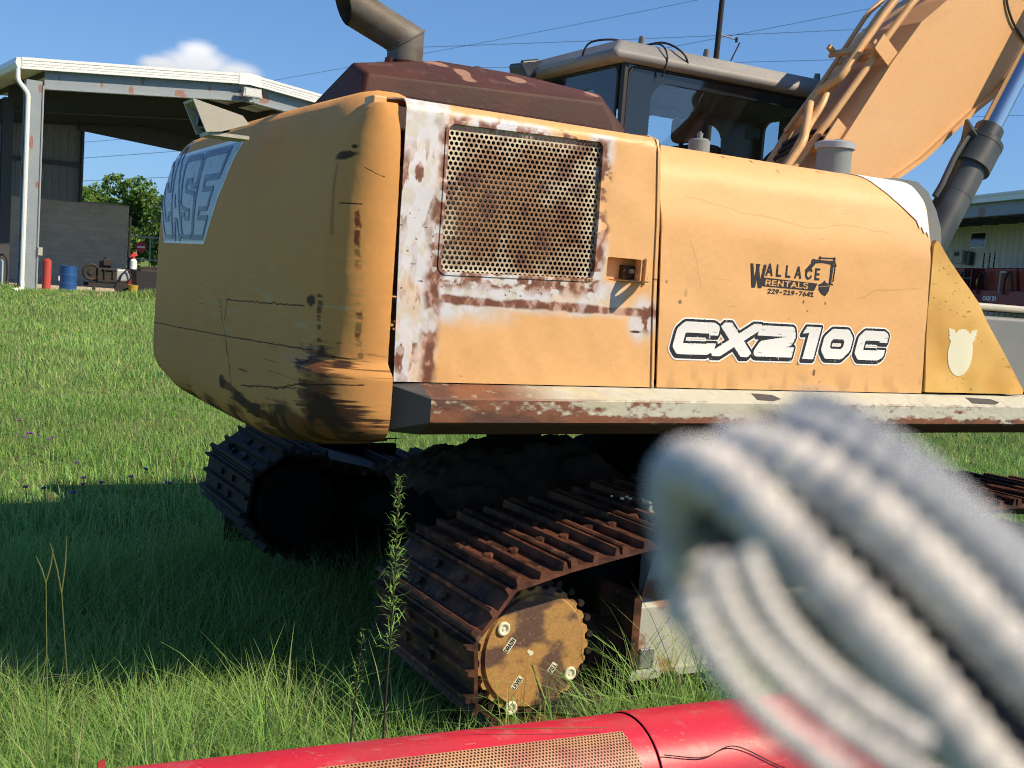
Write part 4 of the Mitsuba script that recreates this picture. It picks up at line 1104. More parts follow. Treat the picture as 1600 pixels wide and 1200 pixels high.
# roof sheets, rake trim with ribs, gutters
for x0, x1 in ((-.85, RX), (RX, WX + .05)):
    sd('roof_slope', para(x0, x1, .0, 11.6, .10, .135), 'mat_roof_sheet')
    sd('rake_trim', cat([para(x0, x1, -.10, .0, .0, .37), para(x0, x1, -.125, -.10, .0, .09), para(x0, x1, -.12, -.10, .14, .19), para(x0, x1, -.12, -.10, .23, .27), para(x0, x1, -.125, -.10, .31, .37)]), 'mat_white_trim')
sd('ridge_cap', cat([para(RX - .42, RX, -.14, -.12, -.02, .39), para(RX, RX + .42, -.14, -.12, -.02, .39)]), 'mat_white_trim')
GZ = float(roofz(-.85))
gp_ = Polygon([(-1.0, GZ - .02), (-.86, GZ - .02), (-.86, GZ - .36), (-.96, GZ - .36), (-1.03, GZ - .20)])
m = extr(gp_, 11.7); v = np.array(m.vertices)
sd('gutter', trimesh.Trimesh(np.stack([v[:, 0], v[:, 2] - .1, v[:, 1]], 1), np.array(m.faces)[:, ::-1], process=False), 'mat_white_trim')
sd('downspout', tube(bend([(-.93, -.02, GZ - .3), (-.93, -.04, GZ - .75), (-.62, -.16, GZ - 1.15), (-.62, -.16, .35), (-.62, -.3, .12), (-.95, -.5, .06)], .14, 4), .075, 8), 'mat_white_trim', smooth=40)


def hcol(x, y, w, d, h, z0=0):
    return cat([box(x - w / 2, x + w / 2, y - d / 2, y - d / 2 + .03, z0, h), box(x - w / 2, x + w / 2, y + d / 2 - .03, y + d / 2, z0, h), box(x - .02, x + .02, y - d / 2 + .03, y + d / 2 - .03, z0, h), box(x - w / 2 - .05, x + w / 2 + .05, y - d / 2 - .05, y + d / 2 + .05, z0, z0 + .04)])


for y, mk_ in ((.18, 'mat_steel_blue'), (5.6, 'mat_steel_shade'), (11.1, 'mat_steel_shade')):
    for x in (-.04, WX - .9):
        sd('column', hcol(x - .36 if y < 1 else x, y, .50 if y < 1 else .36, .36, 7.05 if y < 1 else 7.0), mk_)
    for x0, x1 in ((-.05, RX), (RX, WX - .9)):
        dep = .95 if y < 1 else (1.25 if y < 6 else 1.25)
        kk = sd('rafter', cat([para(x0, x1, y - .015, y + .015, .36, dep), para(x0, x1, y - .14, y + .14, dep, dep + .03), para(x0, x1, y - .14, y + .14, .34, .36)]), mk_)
for k, x in enumerate(np.r_[np.arange(.4, RX - .2, 1.32), np.arange(RX + .5, WX - .8, 1.32)]):
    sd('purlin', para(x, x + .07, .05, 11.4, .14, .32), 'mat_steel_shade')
for (x0, y0, x1, y1) in ((.4, .4, 6.4, 5.4), (6.4, .4, .4, 5.4), (.4, 5.8, 6.4, 10.9)):
    sd('brace_rod', rod((x0, y0, float(roofz(x0)) - .55), (x1, y1, float(roofz(x1)) - .55), .012, sides=6), 'mat_steel_shade')
sd('conduit', cat([rod((-.12, -.02, .1), (-.12, -.02, 6.9), .03, sides=8)]), 'mat_galv', smooth=40)
sd('conduit__junction_box', box(-.12, .02, -.10, .02, 1.28, 1.55), 'mat_bracket')
# back: sheet siding with ribs over the left bay, header over the open bay
for k, x in enumerate(np.arange(-.6, 4.1, .6)):
    x1 = min(x + .6, 4.17)
    ribs = [box(x, x1, 11.28, 11.30, 3.60, 7.2)] + [box(r, r + .07, 11.24, 11.28, 3.60, 7.2) for r in (x + .02, x + .31) if r + .07 < x1]
    sd('back_siding_panel', cat(ribs), 'mat_siding')
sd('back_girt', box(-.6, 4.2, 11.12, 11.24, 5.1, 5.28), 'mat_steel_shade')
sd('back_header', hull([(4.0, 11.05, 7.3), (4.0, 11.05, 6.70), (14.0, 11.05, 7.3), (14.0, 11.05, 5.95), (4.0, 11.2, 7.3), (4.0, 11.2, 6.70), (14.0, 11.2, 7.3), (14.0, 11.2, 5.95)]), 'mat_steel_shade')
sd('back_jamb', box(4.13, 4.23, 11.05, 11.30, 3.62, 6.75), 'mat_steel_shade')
# floodlight at the gable's top
FL = thing('floodlight', 'square floodlight fixed under the shed gable peak', 'floodlight')
add(f'{FL}__housing', sh(cat([hull([(6.70, -.42, 7.62), (7.45, -.42, 7.62), (6.75, -.14, 7.98), (7.40, -.14, 7.98), (6.70, -.14, 7.62), (7.45, -.14, 7.62), (6.75, -.40, 7.95), (7.40, -.40, 7.95)]), box(7.0, 7.1, -.3, -.1, 7.45, 7.62)])), 'mat_galv', False)
add(f'{FL}__lens', sh(box(6.78, 7.38, -.435, -.42, 7.65, 7.90)), 'mat_lamp_glass', False)

# block wall across the back of the yard
x = np.array([-6., 6.36]); 
bw = thing('block_wall', 'long grey concrete block wall under and behind the shed', 'wall')
vb, ub = [], []
for a, b, y in ((-6., 6.36, 11.32),):
    pts = [(a, y, 0), (b, y, 0), (b, y, 3.62), (a, y, 3.62), (b, y + .2, 0), (b, y + .2, 3.62), (a, y + .2, 3.62), (a, y + .2, 0)]
    quads = [(0, 1, 2, 3), (1, 4, 5, 2), (3, 2, 5, 6), (4, 7, 6, 5), (7, 0, 3, 6)]
    for qd in quads:
        for c_ in qd:
            vb.append(pts[c_]); ub.append((pts[c_][0] + pts[c_][1], pts[c_][2]))
fq = np.arange(len(vb)).reshape(-1, 4)
add(f'{bw}__wall_face', sh(trimesh.Trimesh(vb, np.vstack([fq[:, [0, 1, 2]], fq[:, [0, 2, 3]]]), process=False)), 'mat_block', False, uv=np.array(ub))
add(f'{bw}__coping', sh(box(-6.02, 6.38, 11.30, 11.54, 3.621, 3.68)), 'mat_concrete', False)
scene['concrete_slab'] = mikit.ply(sh(box(-1.2, 15.2, .25, 11.3, -.1, .05)), 'mat_concrete')
labels['concrete_slab'] = {'label': 'worn concrete floor slab of the shed', 'kind': 'structure'}
k_ = 0
for x0, x1 in ((.55, 1.55), (1.62, 2.05), (2.4, 3.9), (4.0, 5.3)):
    kk = key_of('kerb_stone')
    scene[kk] = mikit.ply(sh(rbox(x0, x1, -.45 + .1 * k_, -.22 + .1 * k_, -.02, .07 + .02 * (k_ % 2), .02)), 'mat_concrete', smooth=30)
    k_ += 1
    labels[kk] = {'label': ['tan kerb stone beside the red bollard foot', 'short tan kerb stone in front of the blue drum', 'longest tan kerb stone before the dark machinery', 'tan kerb stone in front of the yellow pail'][k_ - 1], 'category': 'kerb stone', 'group': 'kerb stones along the shed edge'}

# yard clutter under the shed
B = thing('bollard', 'red painted steel bollard beside the shed column', 'bollard')
p = spt(.42, .9, 0)
add(f'{B}__post', rod(p, p + [0, 0, 1.10], .145, sides=24), 'mat_bollard', 40)
add(f'{B}__cap', rod(p + [0, 0, 1.10], p + [0, 0, 1.18], .145, .06, sides=24), 'mat_red_dull', 40)
D = thing('blue_drum', 'blue plastic drum standing right of the red bollard', 'drum')
p = spt(1.32, 1.6, .05)
add(f'{D}__body', cat([rod(p, p + [0, 0, .30], .29, .30, 28), rod(p + [0, 0, .30], p + [0, 0, .32], .30, .285, 28), rod(p + [0, 0, .32], p + [0, 0, .60], .285, .30, 28), rod(p + [0, 0, .60], p + [0, 0, .62], .30, .285, 28), rod(p + [0, 0, .62], p + [0, 0, .90], .285, .29, 28)]), 'mat_drum', 40)
add(f'{D}__rim', tube([p + [.29 * math.cos(a), .29 * math.sin(a), .90] for a in np.linspace(0, 2 * math.pi, 30)], .015, 6, False), 'mat_drum', True)
add(f'{D}__sticker', box(p[0] - .33, p[0] - .285, p[1] - .1, p[1] + .02, .42, .58), 'mat_white', False)
# welder / pump machinery: reel, engine, fuel tank, frame
G = thing('pump_trailer', 'dark engine pump set with a big flywheel behind the weeds', 'machine')
def g3(m): return sh(m)
add(f'{G}__flywheel', g3(cat([tube([(2.05 + .27 * math.cos(a), 1.4, .80 + .27 * math.sin(a)) for a in np.linspace(0, 2 * math.pi, 30)], .05, 8, False), rod((2.05, 1.34, .8), (2.05, 1.46, .8), .11), rod((2.05, 1.385, .8), (2.05, 1.415, .8), .25, sides=28)])), 'mat_steel_dark', 40)
add(f'{G}__engine', g3(cat([rbox(2.25, 2.95, 1.3, 1.9, .45, .98, .04), rbox(2.42, 2.80, 1.4, 1.8, .95, 1.22, .05), rod((2.6, 1.6, 1.2), (2.6, 1.6, 1.34), .05), rbox(2.45, 2.78, 1.32, 1.4, 1.05, 1.3, .03)])), 'mat_steel_dark', 40)
add(f'{G}__manifold', g3(cat([rod((2.42, 1.28, .92), (2.88, 1.28, .92), .05), rod((2.5, 1.28, .92), (2.5, 1.28, .6), .04), rod((2.8, 1.28, .92), (2.8, 1.28, .6), .04)])), 'mat_steel_dark', 40)
add(f'{G}__frame', g3(cat([box(1.95, 3.5, 1.3, 1.36, .30, .42), box(1.95, 3.5, 1.9, 1.96, .30, .42), box(2.1, 2.2, 1.3, 1.36, .0, .4), box(2.9, 3.0, 1.3, 1.36, 0, .4), rod((3.12, 1.2, .28), (3.12, 1.34, .28), .25, sides=24)])), 'mat_steel_dark', 30)
add(f'{G}__fuel_tank', g3(rbox(2.92, 3.46, 1.35, 1.9, .50, .97, .08)), 'mat_galv', 40)
add(f'{G}__hose', g3(tube(spline([(3.02, 1.32, .40), (3.1, 1.25, .75), (3.3, 1.25, .95), (3.42, 1.25, .70), (3.3, 1.25, .42)], 8), .03, 8)), 'mat_black', True)
C_ = thing('dark_bin', 'low dark bin half hidden beside the excavator tail', 'bin')
add(f'{C_}__body', sh(hull([(3.75, 1.5, .1), (5.3, 1.5, .1), (3.7, 1.5, .95), (5.4, 1.5, .95), (3.75, 2.4, .1), (5.3, 2.4, .1), (3.7, 2.4, .95), (5.4, 2.4, .95)])), 'mat_black', False)
add(f'{C_}__rolled_tarp', sh(cat([hull([(3.9, 1.6, .95), (5.2, 1.6, .95), (4.1, 1.8, 1.08), (4.9, 1.9, 1.10), (3.9, 2.3, .95), (5.2, 2.3, .95)], .04)])), 'mat_steel_dark', 40)
PL = thing('yellow_pail', 'small yellow pail standing in the weeds beside the dark machinery', 'pail')
p = spt(3.42, .9, 0)
add(f'{PL}__body', rod(p, p + [0, 0, .42], .15, .18, 20), 'mat_yellow_pail', 40)
add(f'{PL}__rim', tube([p + [.18 * math.cos(a), .18 * math.sin(a), .42] for a in np.linspace(0, 2 * math.pi, 20)], .012, 6, False), 'mat_yellow_pail', True)
PO = thing('rusty_post', 'dark rusty post carrying a red and white extinguisher', 'post')
p = spt(3.40, 1.5, 0)
add(f'{PO}__post', rod(p, p + [0, 0, 2.9], .045, sides=8), 'mat_steel_dark', 40)
add(f'{PO}__foot', rod(p, p + [0, 0, 1.0], .15, .12, 12), 'mat_implement', 40)
EXT = thing('fire_extinguisher', 'red and white extinguisher hanging on the rusty post', 'fire extinguisher')
p = spt(3.52, 1.3, 1.0)
add(f'{EXT}__tank', cat([rod(p, p + [0, 0, .30], .12, sides=16), rod(p + [0, 0, .3], p + [0, 0, .38], .12, .05, 16)]), 'mat_white', 40)
add(f'{EXT}__head', cat([rod(p + [0, 0, .38], p + [0, 0, .46], .06, sides=12), hull([p + [-.15, 0, .42], p + [.14, 0, .5], p + [.14, .04, .5], p + [-.15, .04, .46], p + [0, 0, .62], p + [.1, .04, .62]])]), 'mat_sign_red', 40)
WT = thing('pale_blue_tank', 'pale blue plastic tank at the left edge behind the shed column', 'tank')
add(f'{WT}__body', sh(hull([(x, y, z) for x in (-2.0, -.92) for y in (1.6, 2.6) for z in (.1, .95)], .08)), 'mat_tank', 40)
add(f'{WT}__hose', sh(tube(spline([(-1.1, 1.5, 1.05), (-.92, 1.5, 1.2), (-.78, 1.5, 1.05), (-.74, 1.5, .6), (-.78, 1.5, .1)]), .03, 8)), 'mat_black', True)

# chain link gate with its red round sign
GT = thing('pipe_gate', 'grey pipe gate beyond the block wall end', 'gate')
gm = [rod((6.4, 13.2, z), (10.5, 13.2, z), .035, sides=8) for z in (.25, 1.28, 2.35)] + [rod((x, 13.2, .1), (x, 13.2, 2.4), .03, sides=8) for x in (6.4, 7.0, 8.0, 9.2, 10.5)]
add(f'{GT}__frame', sh(cat(gm[:3])), 'mat_galv', 40)
for m in gm[3:]:
    add(f'{GT}__upright', sh(m), 'mat_galv', 40)
SG = thing('no_entry_sign', 'round red no entry sign hanging on the pipe gate', 'sign')
add(f'{SG}__disc', sh(rod((7.55, 13.12, 1.86), (7.55, 13.145, 1.86), .25, sides=28)), 'mat_sign_red', 40)
add(f'{SG}__white_bar', sh(box(7.38, 7.72, 13.105, 13.118, 1.82, 1.90)), 'mat_white', False)

# ------------------------------------------------------------------ long low building on the right
E1, E0 = np.array([22.594, 14.715, 0]), np.array([23.695, 17.593, 0])
bx_ = (E1 - E0) / np.linalg.norm(E1 - E0)
by_ = np.array([-bx_[1], bx_[0], 0]); by_ = by_ if by_ @ (CAM - E1) < 0 else -by_
BR = np.stack([bx_, by_, [0, 0, 1]], 1)


def bd(m):
    m.vertices = np.asarray(m.vertices) @ BR.T + E0
    if np.linalg.det(BR) < 0:
        m.invert()
    return m


BG = thing('metal_building', 'long grey ribbed metal building with a deep eave behind the boom', 'building')
def bg(part, m, mt, smooth=False):
    return add(part if part.startswith(BG) else f'{BG}__{part}', bd(m), mt, smooth)
bg('gutter', cat([box(-16, 14, -.12, 0, 4.78, 5.0), box(-16, 14, -.15, -.12, 4.93, 5.0)]), 'mat_white_trim')
bg('roof', hull([(-16, -.02, 4.98), (14, -.02, 4.98), (-16, 9, 5.7), (14, 9, 5.7), (-16, -.02, 4.93), (14, -.02, 4.93), (-16, 9, 5.6), (14, 9, 5.6)]), 'mat_galv')
bg('eave_beam', cat([box(-16, 14, .05, .09, 4.42, 4.80), box(-16, 14, -.05, .2, 4.40, 4.425)]), 'mat_steel_blue')
for x in np.arange(-15.6, 14, .95):
    bg('rafter_end', hull([(x, .1, 4.36), (x + .4, .1, 4.36), (x, .1, 4.80), (x + .4, .1, 4.80), (x, 2.5, 4.5), (x + .4, 2.5, 4.5), (x, 2.5, 4.9), (x + .4, 2.5, 4.9)]), 'mat_steel_shade')
for x in np.arange(-16, 14, .92):
    bg('wall_panel', cat([box(x, x + .915, 2.6, 2.64, 0, 5.0)] + [hull([(x + r, 2.6, 0), (x + r + .10, 2.6, 0), (x + r, 2.6, 5.), (x + r + .10, 2.6, 5.), (x + r + .03, 2.565, 0), (x + r + .07, 2.565, 0), (x + r + .03, 2.565, 5.), (x + r + .07, 2.565, 5.)]) for r in (.02, .32, .62)]), 'mat_bldg_wall')
wx0, wx1, wz0, wz1 = -3.48, -2.65, 3.84, 4.28
WN = bg('window', box(wx0, wx1, 2.545, 2.562, wz0, wz1), 'mat_gloss_black')
bg(f'{WN}__frame', cat([box(wx0 - .05, wx0, 2.54, 2.6, wz0 - .05, wz1 + .05), box(wx1, wx1 + .05, 2.54, 2.6, wz0 - .05, wz1 + .05), box(wx0, wx1, 2.54, 2.6, wz1, wz1 + .05), box(wx0, wx1, 2.54, 2.6, wz0 - .05, wz0)]), 'mat_white_trim')
FP = thing('wall_box', 'cream electrical box with a dark screen on the metal building wall', 'box')
add(f'{FP}__case', bd(rbox(-4.05, -3.48, 2.3, 2.56, 3.30, 3.72, .03)), 'mat_bracket', 30)
add(f'{FP}__screen', bd(box(-3.95, -3.66, 2.285, 2.298, 3.54, 3.66)), 'mat_black', False)
add(f'{FP}__cable_duct', bd(box(-3.44, -3.22, 2.4, 2.56, 3.25, 3.68)), 'mat_charcoal', False)
# red seeder parked under the eave
IM = thing('red_implement', 'dark red farm implement with a lettered beam parked beneath the eave', 'implement')
def im(part, m, mt, smooth=30):
    return add(f'{IM}__{part}', bd(m), mt, smooth)
im('main_beam', rbox(-1.9, 3.2, .8, 1.5, 1.80, 2.42, .04), 'mat_implement')
for x in (-1.5, .35, 1.0, 2.0):
    im('hopper', hull([(x, 1.0, 2.3), (x + .75, 1.0, 2.3), (x - .05, .9, 3.0), (x + .8, .9, 3.0), (x, 1.7, 2.3), (x + .75, 1.7, 2.3), (x - .05, 1.8, 3.05), (x + .8, 1.8, 3.05)], .05), 'mat_implement')
im('ladder', cat([box(-.42, -.36, .62, .68, 2.0, 3.0), box(-.02, .04, .62, .68, 2.0, 3.0)] + [box(-.36, -.02, .62, .68, z, z + .05) for z in (2.1, 2.4, 2.7)]), 'mat_black', False)
im('hydraulic_lines', cat([tube(spline([(x, .75, 2.3), (x + .1, .7, 2.75), (x + .3, .72, 2.9), (x + .35, .8, 2.4)]), .03, 6) for x in (-1.2, -.8, .2, 1.5)]), 'mat_black', True)
im('chrome_fitting', box(-.95, -.88, .65, .72, 2.4, 2.9), 'mat_galv', False)
im('chrome_fitting', cat([box(1.28, 1.32, .72, .76, 2.35, 2.95), box(1.30, 1.55, .72, .76, 2.9, 2.95)]), 'mat_galv', False)
im('amber_reflector', box(.16, .25, .70, .74, 2.55, 2.72), 'mat_yellow_pail', False)
im('upright_pipe', cat([rod((x, 1.6, 2.9), (x, 1.6, 3.55), .02, sides=6) for x in (-1.05, -.75, -.5)]), 'mat_black', 30)
tp = text_poly('CASE IH', .13, True)
tp = affinity.translate(affinity.scale(tp, .9, .9, origin=(0, 0)), .44, 2.12)
im('lettering', plate_xz(tp, .792, .80), 'mat_white', False)

# ------------------------------------------------------------------ pole, wires
UP_ = thing('utility_pole', 'dark wooden utility pole rising behind the cab', 'utility pole')
pp = np.array([27.7, 34.45, 0.])
add(f'{UP_}__pole', rod(pp, pp + [0.25, 0, 15.5], .15, .115, 16), 'mat_wood_pole', 40)
add(f'{UP_}__bracket', rod(pp + [.18, 0, 12.85], pp + [.85, -.45, 12.65], .035, sides=8), 'mat_galv', 40)
add(f'{UP_}__insulator', rod(pp + [.85, -.45, 12.55], pp + [.85, -.45, 12.75], .06, sides=10), 'mat_steel_dark', 40)
add(f'{UP_}__hanging_arm', rod(pp + [1.0, -.5, 12.55], pp + [.72, -.35, 11.75], .03, sides=6), 'mat_wood_pole', 40)


def wire(a, b, sag, label, r=.011, ext=2.2):
    a, b = np.array(a), np.array(b)
    d = b - a
    a2, b2 = a - d * ext, b + d * ext
    t = np.linspace(0, 1, 24)
    pts = a2 + (b2 - a2) * t[:, None]
    q = (t - ext / (1 + 2 * ext)) * (t - (1 + ext) / (1 + 2 * ext)) * 4
    pts[:, 2] += q * sag
    k = key_of('power_line')
    scene[k] = mikit.ply(tube(pts, r, 5), 'mat_black', smooth=True)
    labels[k] = {'label': label, 'category': 'power line', 'group': 'overhead wires'}


wire((6.11, 60.07, 6.4), (10.58, 57.59, 7.17), .15, 'middle wire seen through the shed opening', .012)
wire((6.09, 60.18, 7.25), (8.18, 59.02, 7.61), .1, 'highest wire seen through the shed opening', .010, 4)
wire((5.98, 60.01, 5.16), (10.61, 57.42, 5.8), .1, 'lowest wire seen through the shed opening above the trees', .012)
wire((14.99, 55.51, 11.35), (34.64, 44.87, 17.35), .8, 'faint wire climbing over the engine hood', .010, .9)
wire((33.53, 45.23, 14.75), (36.3, 43.8, 15.6), .05, 'wire left of the pole joining its bracket', .012, 3)
wire((36.17, 43.8, 15.6), (41.55, 40.79, 16.34), .1, 'wire from the pole bracket towards the boom', .012, 3)
wire((37.1, 43.12, 14.24), (41.58, 40.6, 14.77), .1, 'wire just above the cab roof right of the pole', .012, 3)
wire((48.22, 36.52, 12.3), (50.01, 35.52, 12.52), .02, 'wire at the right edge beside the chrome rod', .012, 4)

# ------------------------------------------------------------------ trees
def leaves(centres, radii, n, size, cols, g, ax=(1, 1, .85)):
    c = np.asarray(centres)[g.integers(0, len(centres), n)] if n else None
    idx = g.integers(0, len(centres), n)
    c, r = np.asarray(centres)[idx], np.asarray(radii)[idx]
    d = g.normal(size=(n, 3)); d /= np.linalg.norm(d, axis=1, keepdims=True)
    p = c + d * (r * g.uniform(.35, 1.0, n) ** .5)[:, None] * np.array(ax)
    a = g.normal(size=(n, 3)); a /= np.linalg.norm(a, axis=1, keepdims=True)
    b = np.cross(a, g.normal(size=(n, 3))); b /= np.linalg.norm(b, axis=1, keepdims=True)
    s = size * g.uniform(.6, 1.4, n)[:, None]
    v = np.stack([p - a * s, p + b * s * .5, p + a * s, p - b * s * .5], 1).reshape(-1, 3)
    k = np.arange(n) * 4
    f = np.vstack([np.stack([k, k + 1, k + 2], 1), np.stack([k, k + 2, k + 3], 1)])
    base = np.asarray(cols)[g.integers(0, len(cols), n)] * g.uniform(.7, 1.25, n)[:, None]
    tone = np.random.default_rng(len(centres)).uniform(.8, 1.2, len(centres))[idx]
    return v, f, np.repeat(base * tone[:, None], 4, axis=0)


TREE_LABELS = ['leafy tree by the back wall opening, leftmost of the group', 'tallest rounded tree seen through the shed opening', 'broad bushy tree second from the excavator tail', 'dense green tree touching the excavator tail outline', 'tree standing mostly behind the counterweight', 'distant tree hidden behind the engine cover', 'distant tree right of the hood line']
TREES = [(8.4, 79.3, 5.6, 2.9), (10.3, 83.0, 6.0, 3.0), (12.6, 80.0, 6.7, 3.2), (14.0, 72.7, 5.9, 3.2), (17.6, 82.4, 6.3, 3.4), (21.5, 87.7, 6.8, 3.2), (25.5, 82.5, 6.4, 3.2)]
for k, (tx, ty, h, w) in enumerate(TREES):
    g = np.random.default_rng(100 + k)
    t = thing('tree', TREE_LABELS[k], 'tree')
    cs, rs = [], []
    for _ in range(26):
        a, rr, z = g.uniform(0, 2 * np.pi), w * g.uniform(.1, .95), h * g.uniform(.28, .98)
        sc_ = 1 - .55 * ((z / h - .5) / .5) ** 2 if z > h * .5 else 1.0
        cs.append((tx + rr * sc_ * math.cos(a), ty + rr * sc_ * math.sin(a), z - .35)); rs.append(w * g.uniform(.22, .42))
    v, f, c = leaves(cs, rs, 9000, .16, [(.11, .21, .05), (.14, .26, .06), (.08, .16, .04), (.18, .28, .08)], g)
    add(f'{t}__crown', (v, f), 'mat_leaf', False, color=c)
    tr = [tube([(tx, ty, 0), (tx + .1, ty, h * .4), (tx + .05, ty + .1, h * .75)], [.2, .14, .05], 8)]
    for c_ in cs[:6]:
        tr.append(tube([(tx + .05, ty, h * .35), np.array(c_)], [.07, .02], 6))
    add(f'{t}__trunk', cat(tr), 'mat_bark', 40)

# ------------------------------------------------------------------ grass
VIEW = math.atan2(FWD[0], FWD[1])


def scatter(n, d0, d1, g, half=.62):
    """ground points between two distances from the viewer, even per area, over the wedge of the yard in view"""
    d = np.sqrt(g.uniform(d0 ** 2, d1 ** 2, n))
    a = VIEW + g.uniform(-half, half, n)
    return np.stack([CAM[0] + d * np.sin(a), CAM[1] + d * np.cos(a)], 1)


def blades(p, h, w, lean, g, cols, segs=3, z0=0.0, dirn=None):
    n = len(p)
    a = g.uniform(0, 2 * np.pi, n) if dirn is None else dirn
    ld = np.stack([np.cos(a), np.sin(a)], 1)
    fa = a + np.pi / 2 + g.normal(0, .5, n)
    wd = np.stack([np.cos(fa), np.sin(fa)], 1)
    base = np.zeros(n) + z0
    V = []
    for k in range(segs):
        t = k / segs
        c = np.stack([p[:, 0] + ld[:, 0] * lean * h * t ** 2, p[:, 1] + ld[:, 1] * lean * h * t ** 2, base + h * (t - .33 * np.minimum(lean, 1.3) * t ** 3)], 1)
        ww = (w * (1 - .75 * t))[:, None] * .5
        o = np.concatenate([wd * ww, np.zeros((n, 1))], 1)
        V += [c - o, c + o]
    V.append(np.stack([p[:, 0] + ld[:, 0] * lean * h, p[:, 1] + ld[:, 1] * lean * h, base + h * (1 - .33 * np.minimum(lean, 1.3))], 1))
    m = 2 * segs + 1
    V = np.stack(V, 1).reshape(-1, 3)
    b = np.arange(n) * m
    F_ = []
    for k in range(segs - 1):
        i0 = b + 2 * k
        F_ += [np.stack([i0, i0 + 1, i0 + 3], 1), np.stack([i0, i0 + 3, i0 + 2], 1)]
    i0 = b + 2 * (segs - 1)
    F_.append(np.stack([i0, i0 + 1, i0 + 2], 1))
    tt = np.r_[np.repeat(np.arange(segs) / segs, 2), 1.0]
    c = np.repeat(cols, m, axis=0).reshape(n, m, 3)
    tip = np.array([.36, .36, .16])
    c = c * (1 - .25 * tt[None, :, None] ** 3) + tip * .25 * tt[None, :, None] ** 3
    return V, np.vstack(F_), c.reshape(-1, 3)


GREENS = np.array([(.205, .42, .10), (.25, .455, .12), (.16, .35, .085), (.33, .49, .155), (.38, .50, .20), (.46, .43, .26)])


def cols(p, g, w=(.30, .26, .18, .14, .08, .04), patch=.5):
    w = np.array(w) / np.sum(w)
    c = GREENS[g.choice(len(GREENS), len(p), p=w)] * g.uniform(.75, 1.25, len(p))[:, None]
    n = meshkit.fbm(np.stack([p[:, 0] * patch, p[:, 1] * patch, p[:, 0] * 0], 1), 3)
    dry = np.clip((meshkit.fbm(np.stack([p[:, 0] * .9 + 40, p[:, 1] * .9, p[:, 0] * 0], 1), 3) - .60) * 5, 0, 1)[:, None]
    c = c * (.72 + .56 * n)[:, None]
    return c * (1 - .30 * dry) + np.array([.42, .35, .19]) * .30 * dry


def keep(p, slab=True):
    k = np.ones(len(p), bool)
    k &= ~((np.abs(np.abs(p[:, 1]) - 1.105) < .38) & (p[:, 0] > -1.62) & (p[:, 0] < 2.4))
    q = (p - SO[:2]) @ SR[:2, :2]
    k &= ~((q[:, 0] > -1.0) & (q[:, 0] < 15) & (q[:, 1] > .2) & (q[:, 1] < 11.3))
    return k


g = np.random.default_rng(3)
GV, GF, GC, at = [], [], [], 0


def put(v, f, c):
    global at
    GV.append(v); GF.append(f + at); GC.append(c); at += len(v)


# near: tall rough grass round the machine and in front of it
p = scatter(105000, 1.2, 6.2, g, .80); p = p[keep(p)]
hh = meshkit.fbm(np.stack([p[:, 0] * 1.3, p[:, 1] * 1.3, p[:, 0] * 0], 1), 3)
h = (.13 + .34 * hh) * g.uniform(.55, 1.25, len(p))
h *= np.where(p[:, 1] > 2.2, .62, np.where(p[:, 1] < -.9, 1.2, 1.0))
put(*blades(p, h, g.uniform(.003, .0058, len(p)), g.uniform(.15, .95, len(p)), g, cols(p, g), 3, ground_z(p[:, 0], p[:, 1]) - .01))
# clumps of long arching blades in the foreground and by the sprocket
cl = []
for _ in range(210):
    x, y = g.uniform(-3.7, -.9), g.uniform(-2.15, -.40)
    if keep(np.array([[x, y]]))[0] and not (x > -1.7 and y > -1.5):
        cl.append((x, y, g.uniform(.28, .54) * (.80 if y > -1.0 else 1.0), int(g.integers(22, 52))))
cl += [(-1.02, -1.62, .60, 80), (-.90, -1.60, .72, 90), (-.74, -1.66, .62, 80), (-1.15, -1.68, .52, 60), (-.45, -1.62, .50, 60), (-1.35, -1.64, .47, 60), (-1.5, -1.62, .50, 60), (-1.62, -1.6, .47, 50), (-.25, -1.64, .46, 50), (-1.25, -1.62, .50, 50), (-.62, -1.6, .6, 60),
       (-1.72, -1.62, .30, 40), (-1.95, -1.55, .42, 46), (-.95, -1.9, .45, 60), (-.6, -1.95, .48, 60)]
for x, y, hm, n in cl:
    q = np.stack([x + g.normal(0, .045, n), y + g.normal(0, .045, n)], 1)
    a = g.uniform(0, 2 * np.pi, n)
    put(*blades(q, hm * g.uniform(.55, 1.15, n), g.uniform(.004, .0075, n), g.uniform(.12, 1.15, n), g, cols(q, g, (.34, .30, .14, .14, .06, .02)), 5, ground_z(q[:, 0], q[:, 1]) - .01, a))
q = np.stack([g.uniform(-3.9, .5, 15000), g.uniform(-2.3, -.35, 15000)], 1); q = q[keep(q)]  # paler short blades, added to brighten the sunlit foreground
put(*blades(q, g.uniform(.08, .26, len(q)), g.uniform(.003, .006, len(q)), g.uniform(.3, 1.3, len(q)), g, cols(q, g, (.12, .2, .06, .3, .2, .16)), 3, ground_z(q[:, 0], q[:, 1]) - .01))
# middle and far: mown yard
for n, d0, d1, h0, h1, w0, w1, sg_ in ((90000, 6.0, 13.5, .07, .17, .006, .012, 2), (100000, 13.0, 27, .07, .17, .012, .024, 1), (70000, 26, 41, .08, .20, .022, .045, 1), (26000, 40, 95, .1, .28, .05, .11, 1)):
    p = scatter(n, d0, d1, g, .66 if d0 < 20 else .60); p = p[keep(p)]
    hv = meshkit.fbm(np.stack([p[:, 0] * .8, p[:, 1] * .8, p[:, 0] * 0 + 5], 1), 3)
    h = (h0 + (h1 - h0) * np.clip(hv * 1.6 - .3, 0, 1)) * g.uniform(.6, 1.35, len(p))
    put(*blades(p, h, g.uniform(w0, w1, len(p)), g.uniform(.1, .8, len(p)), g, cols(p, g, patch=.35), sg_, ground_z(p[:, 0], p[:, 1]) - .01))
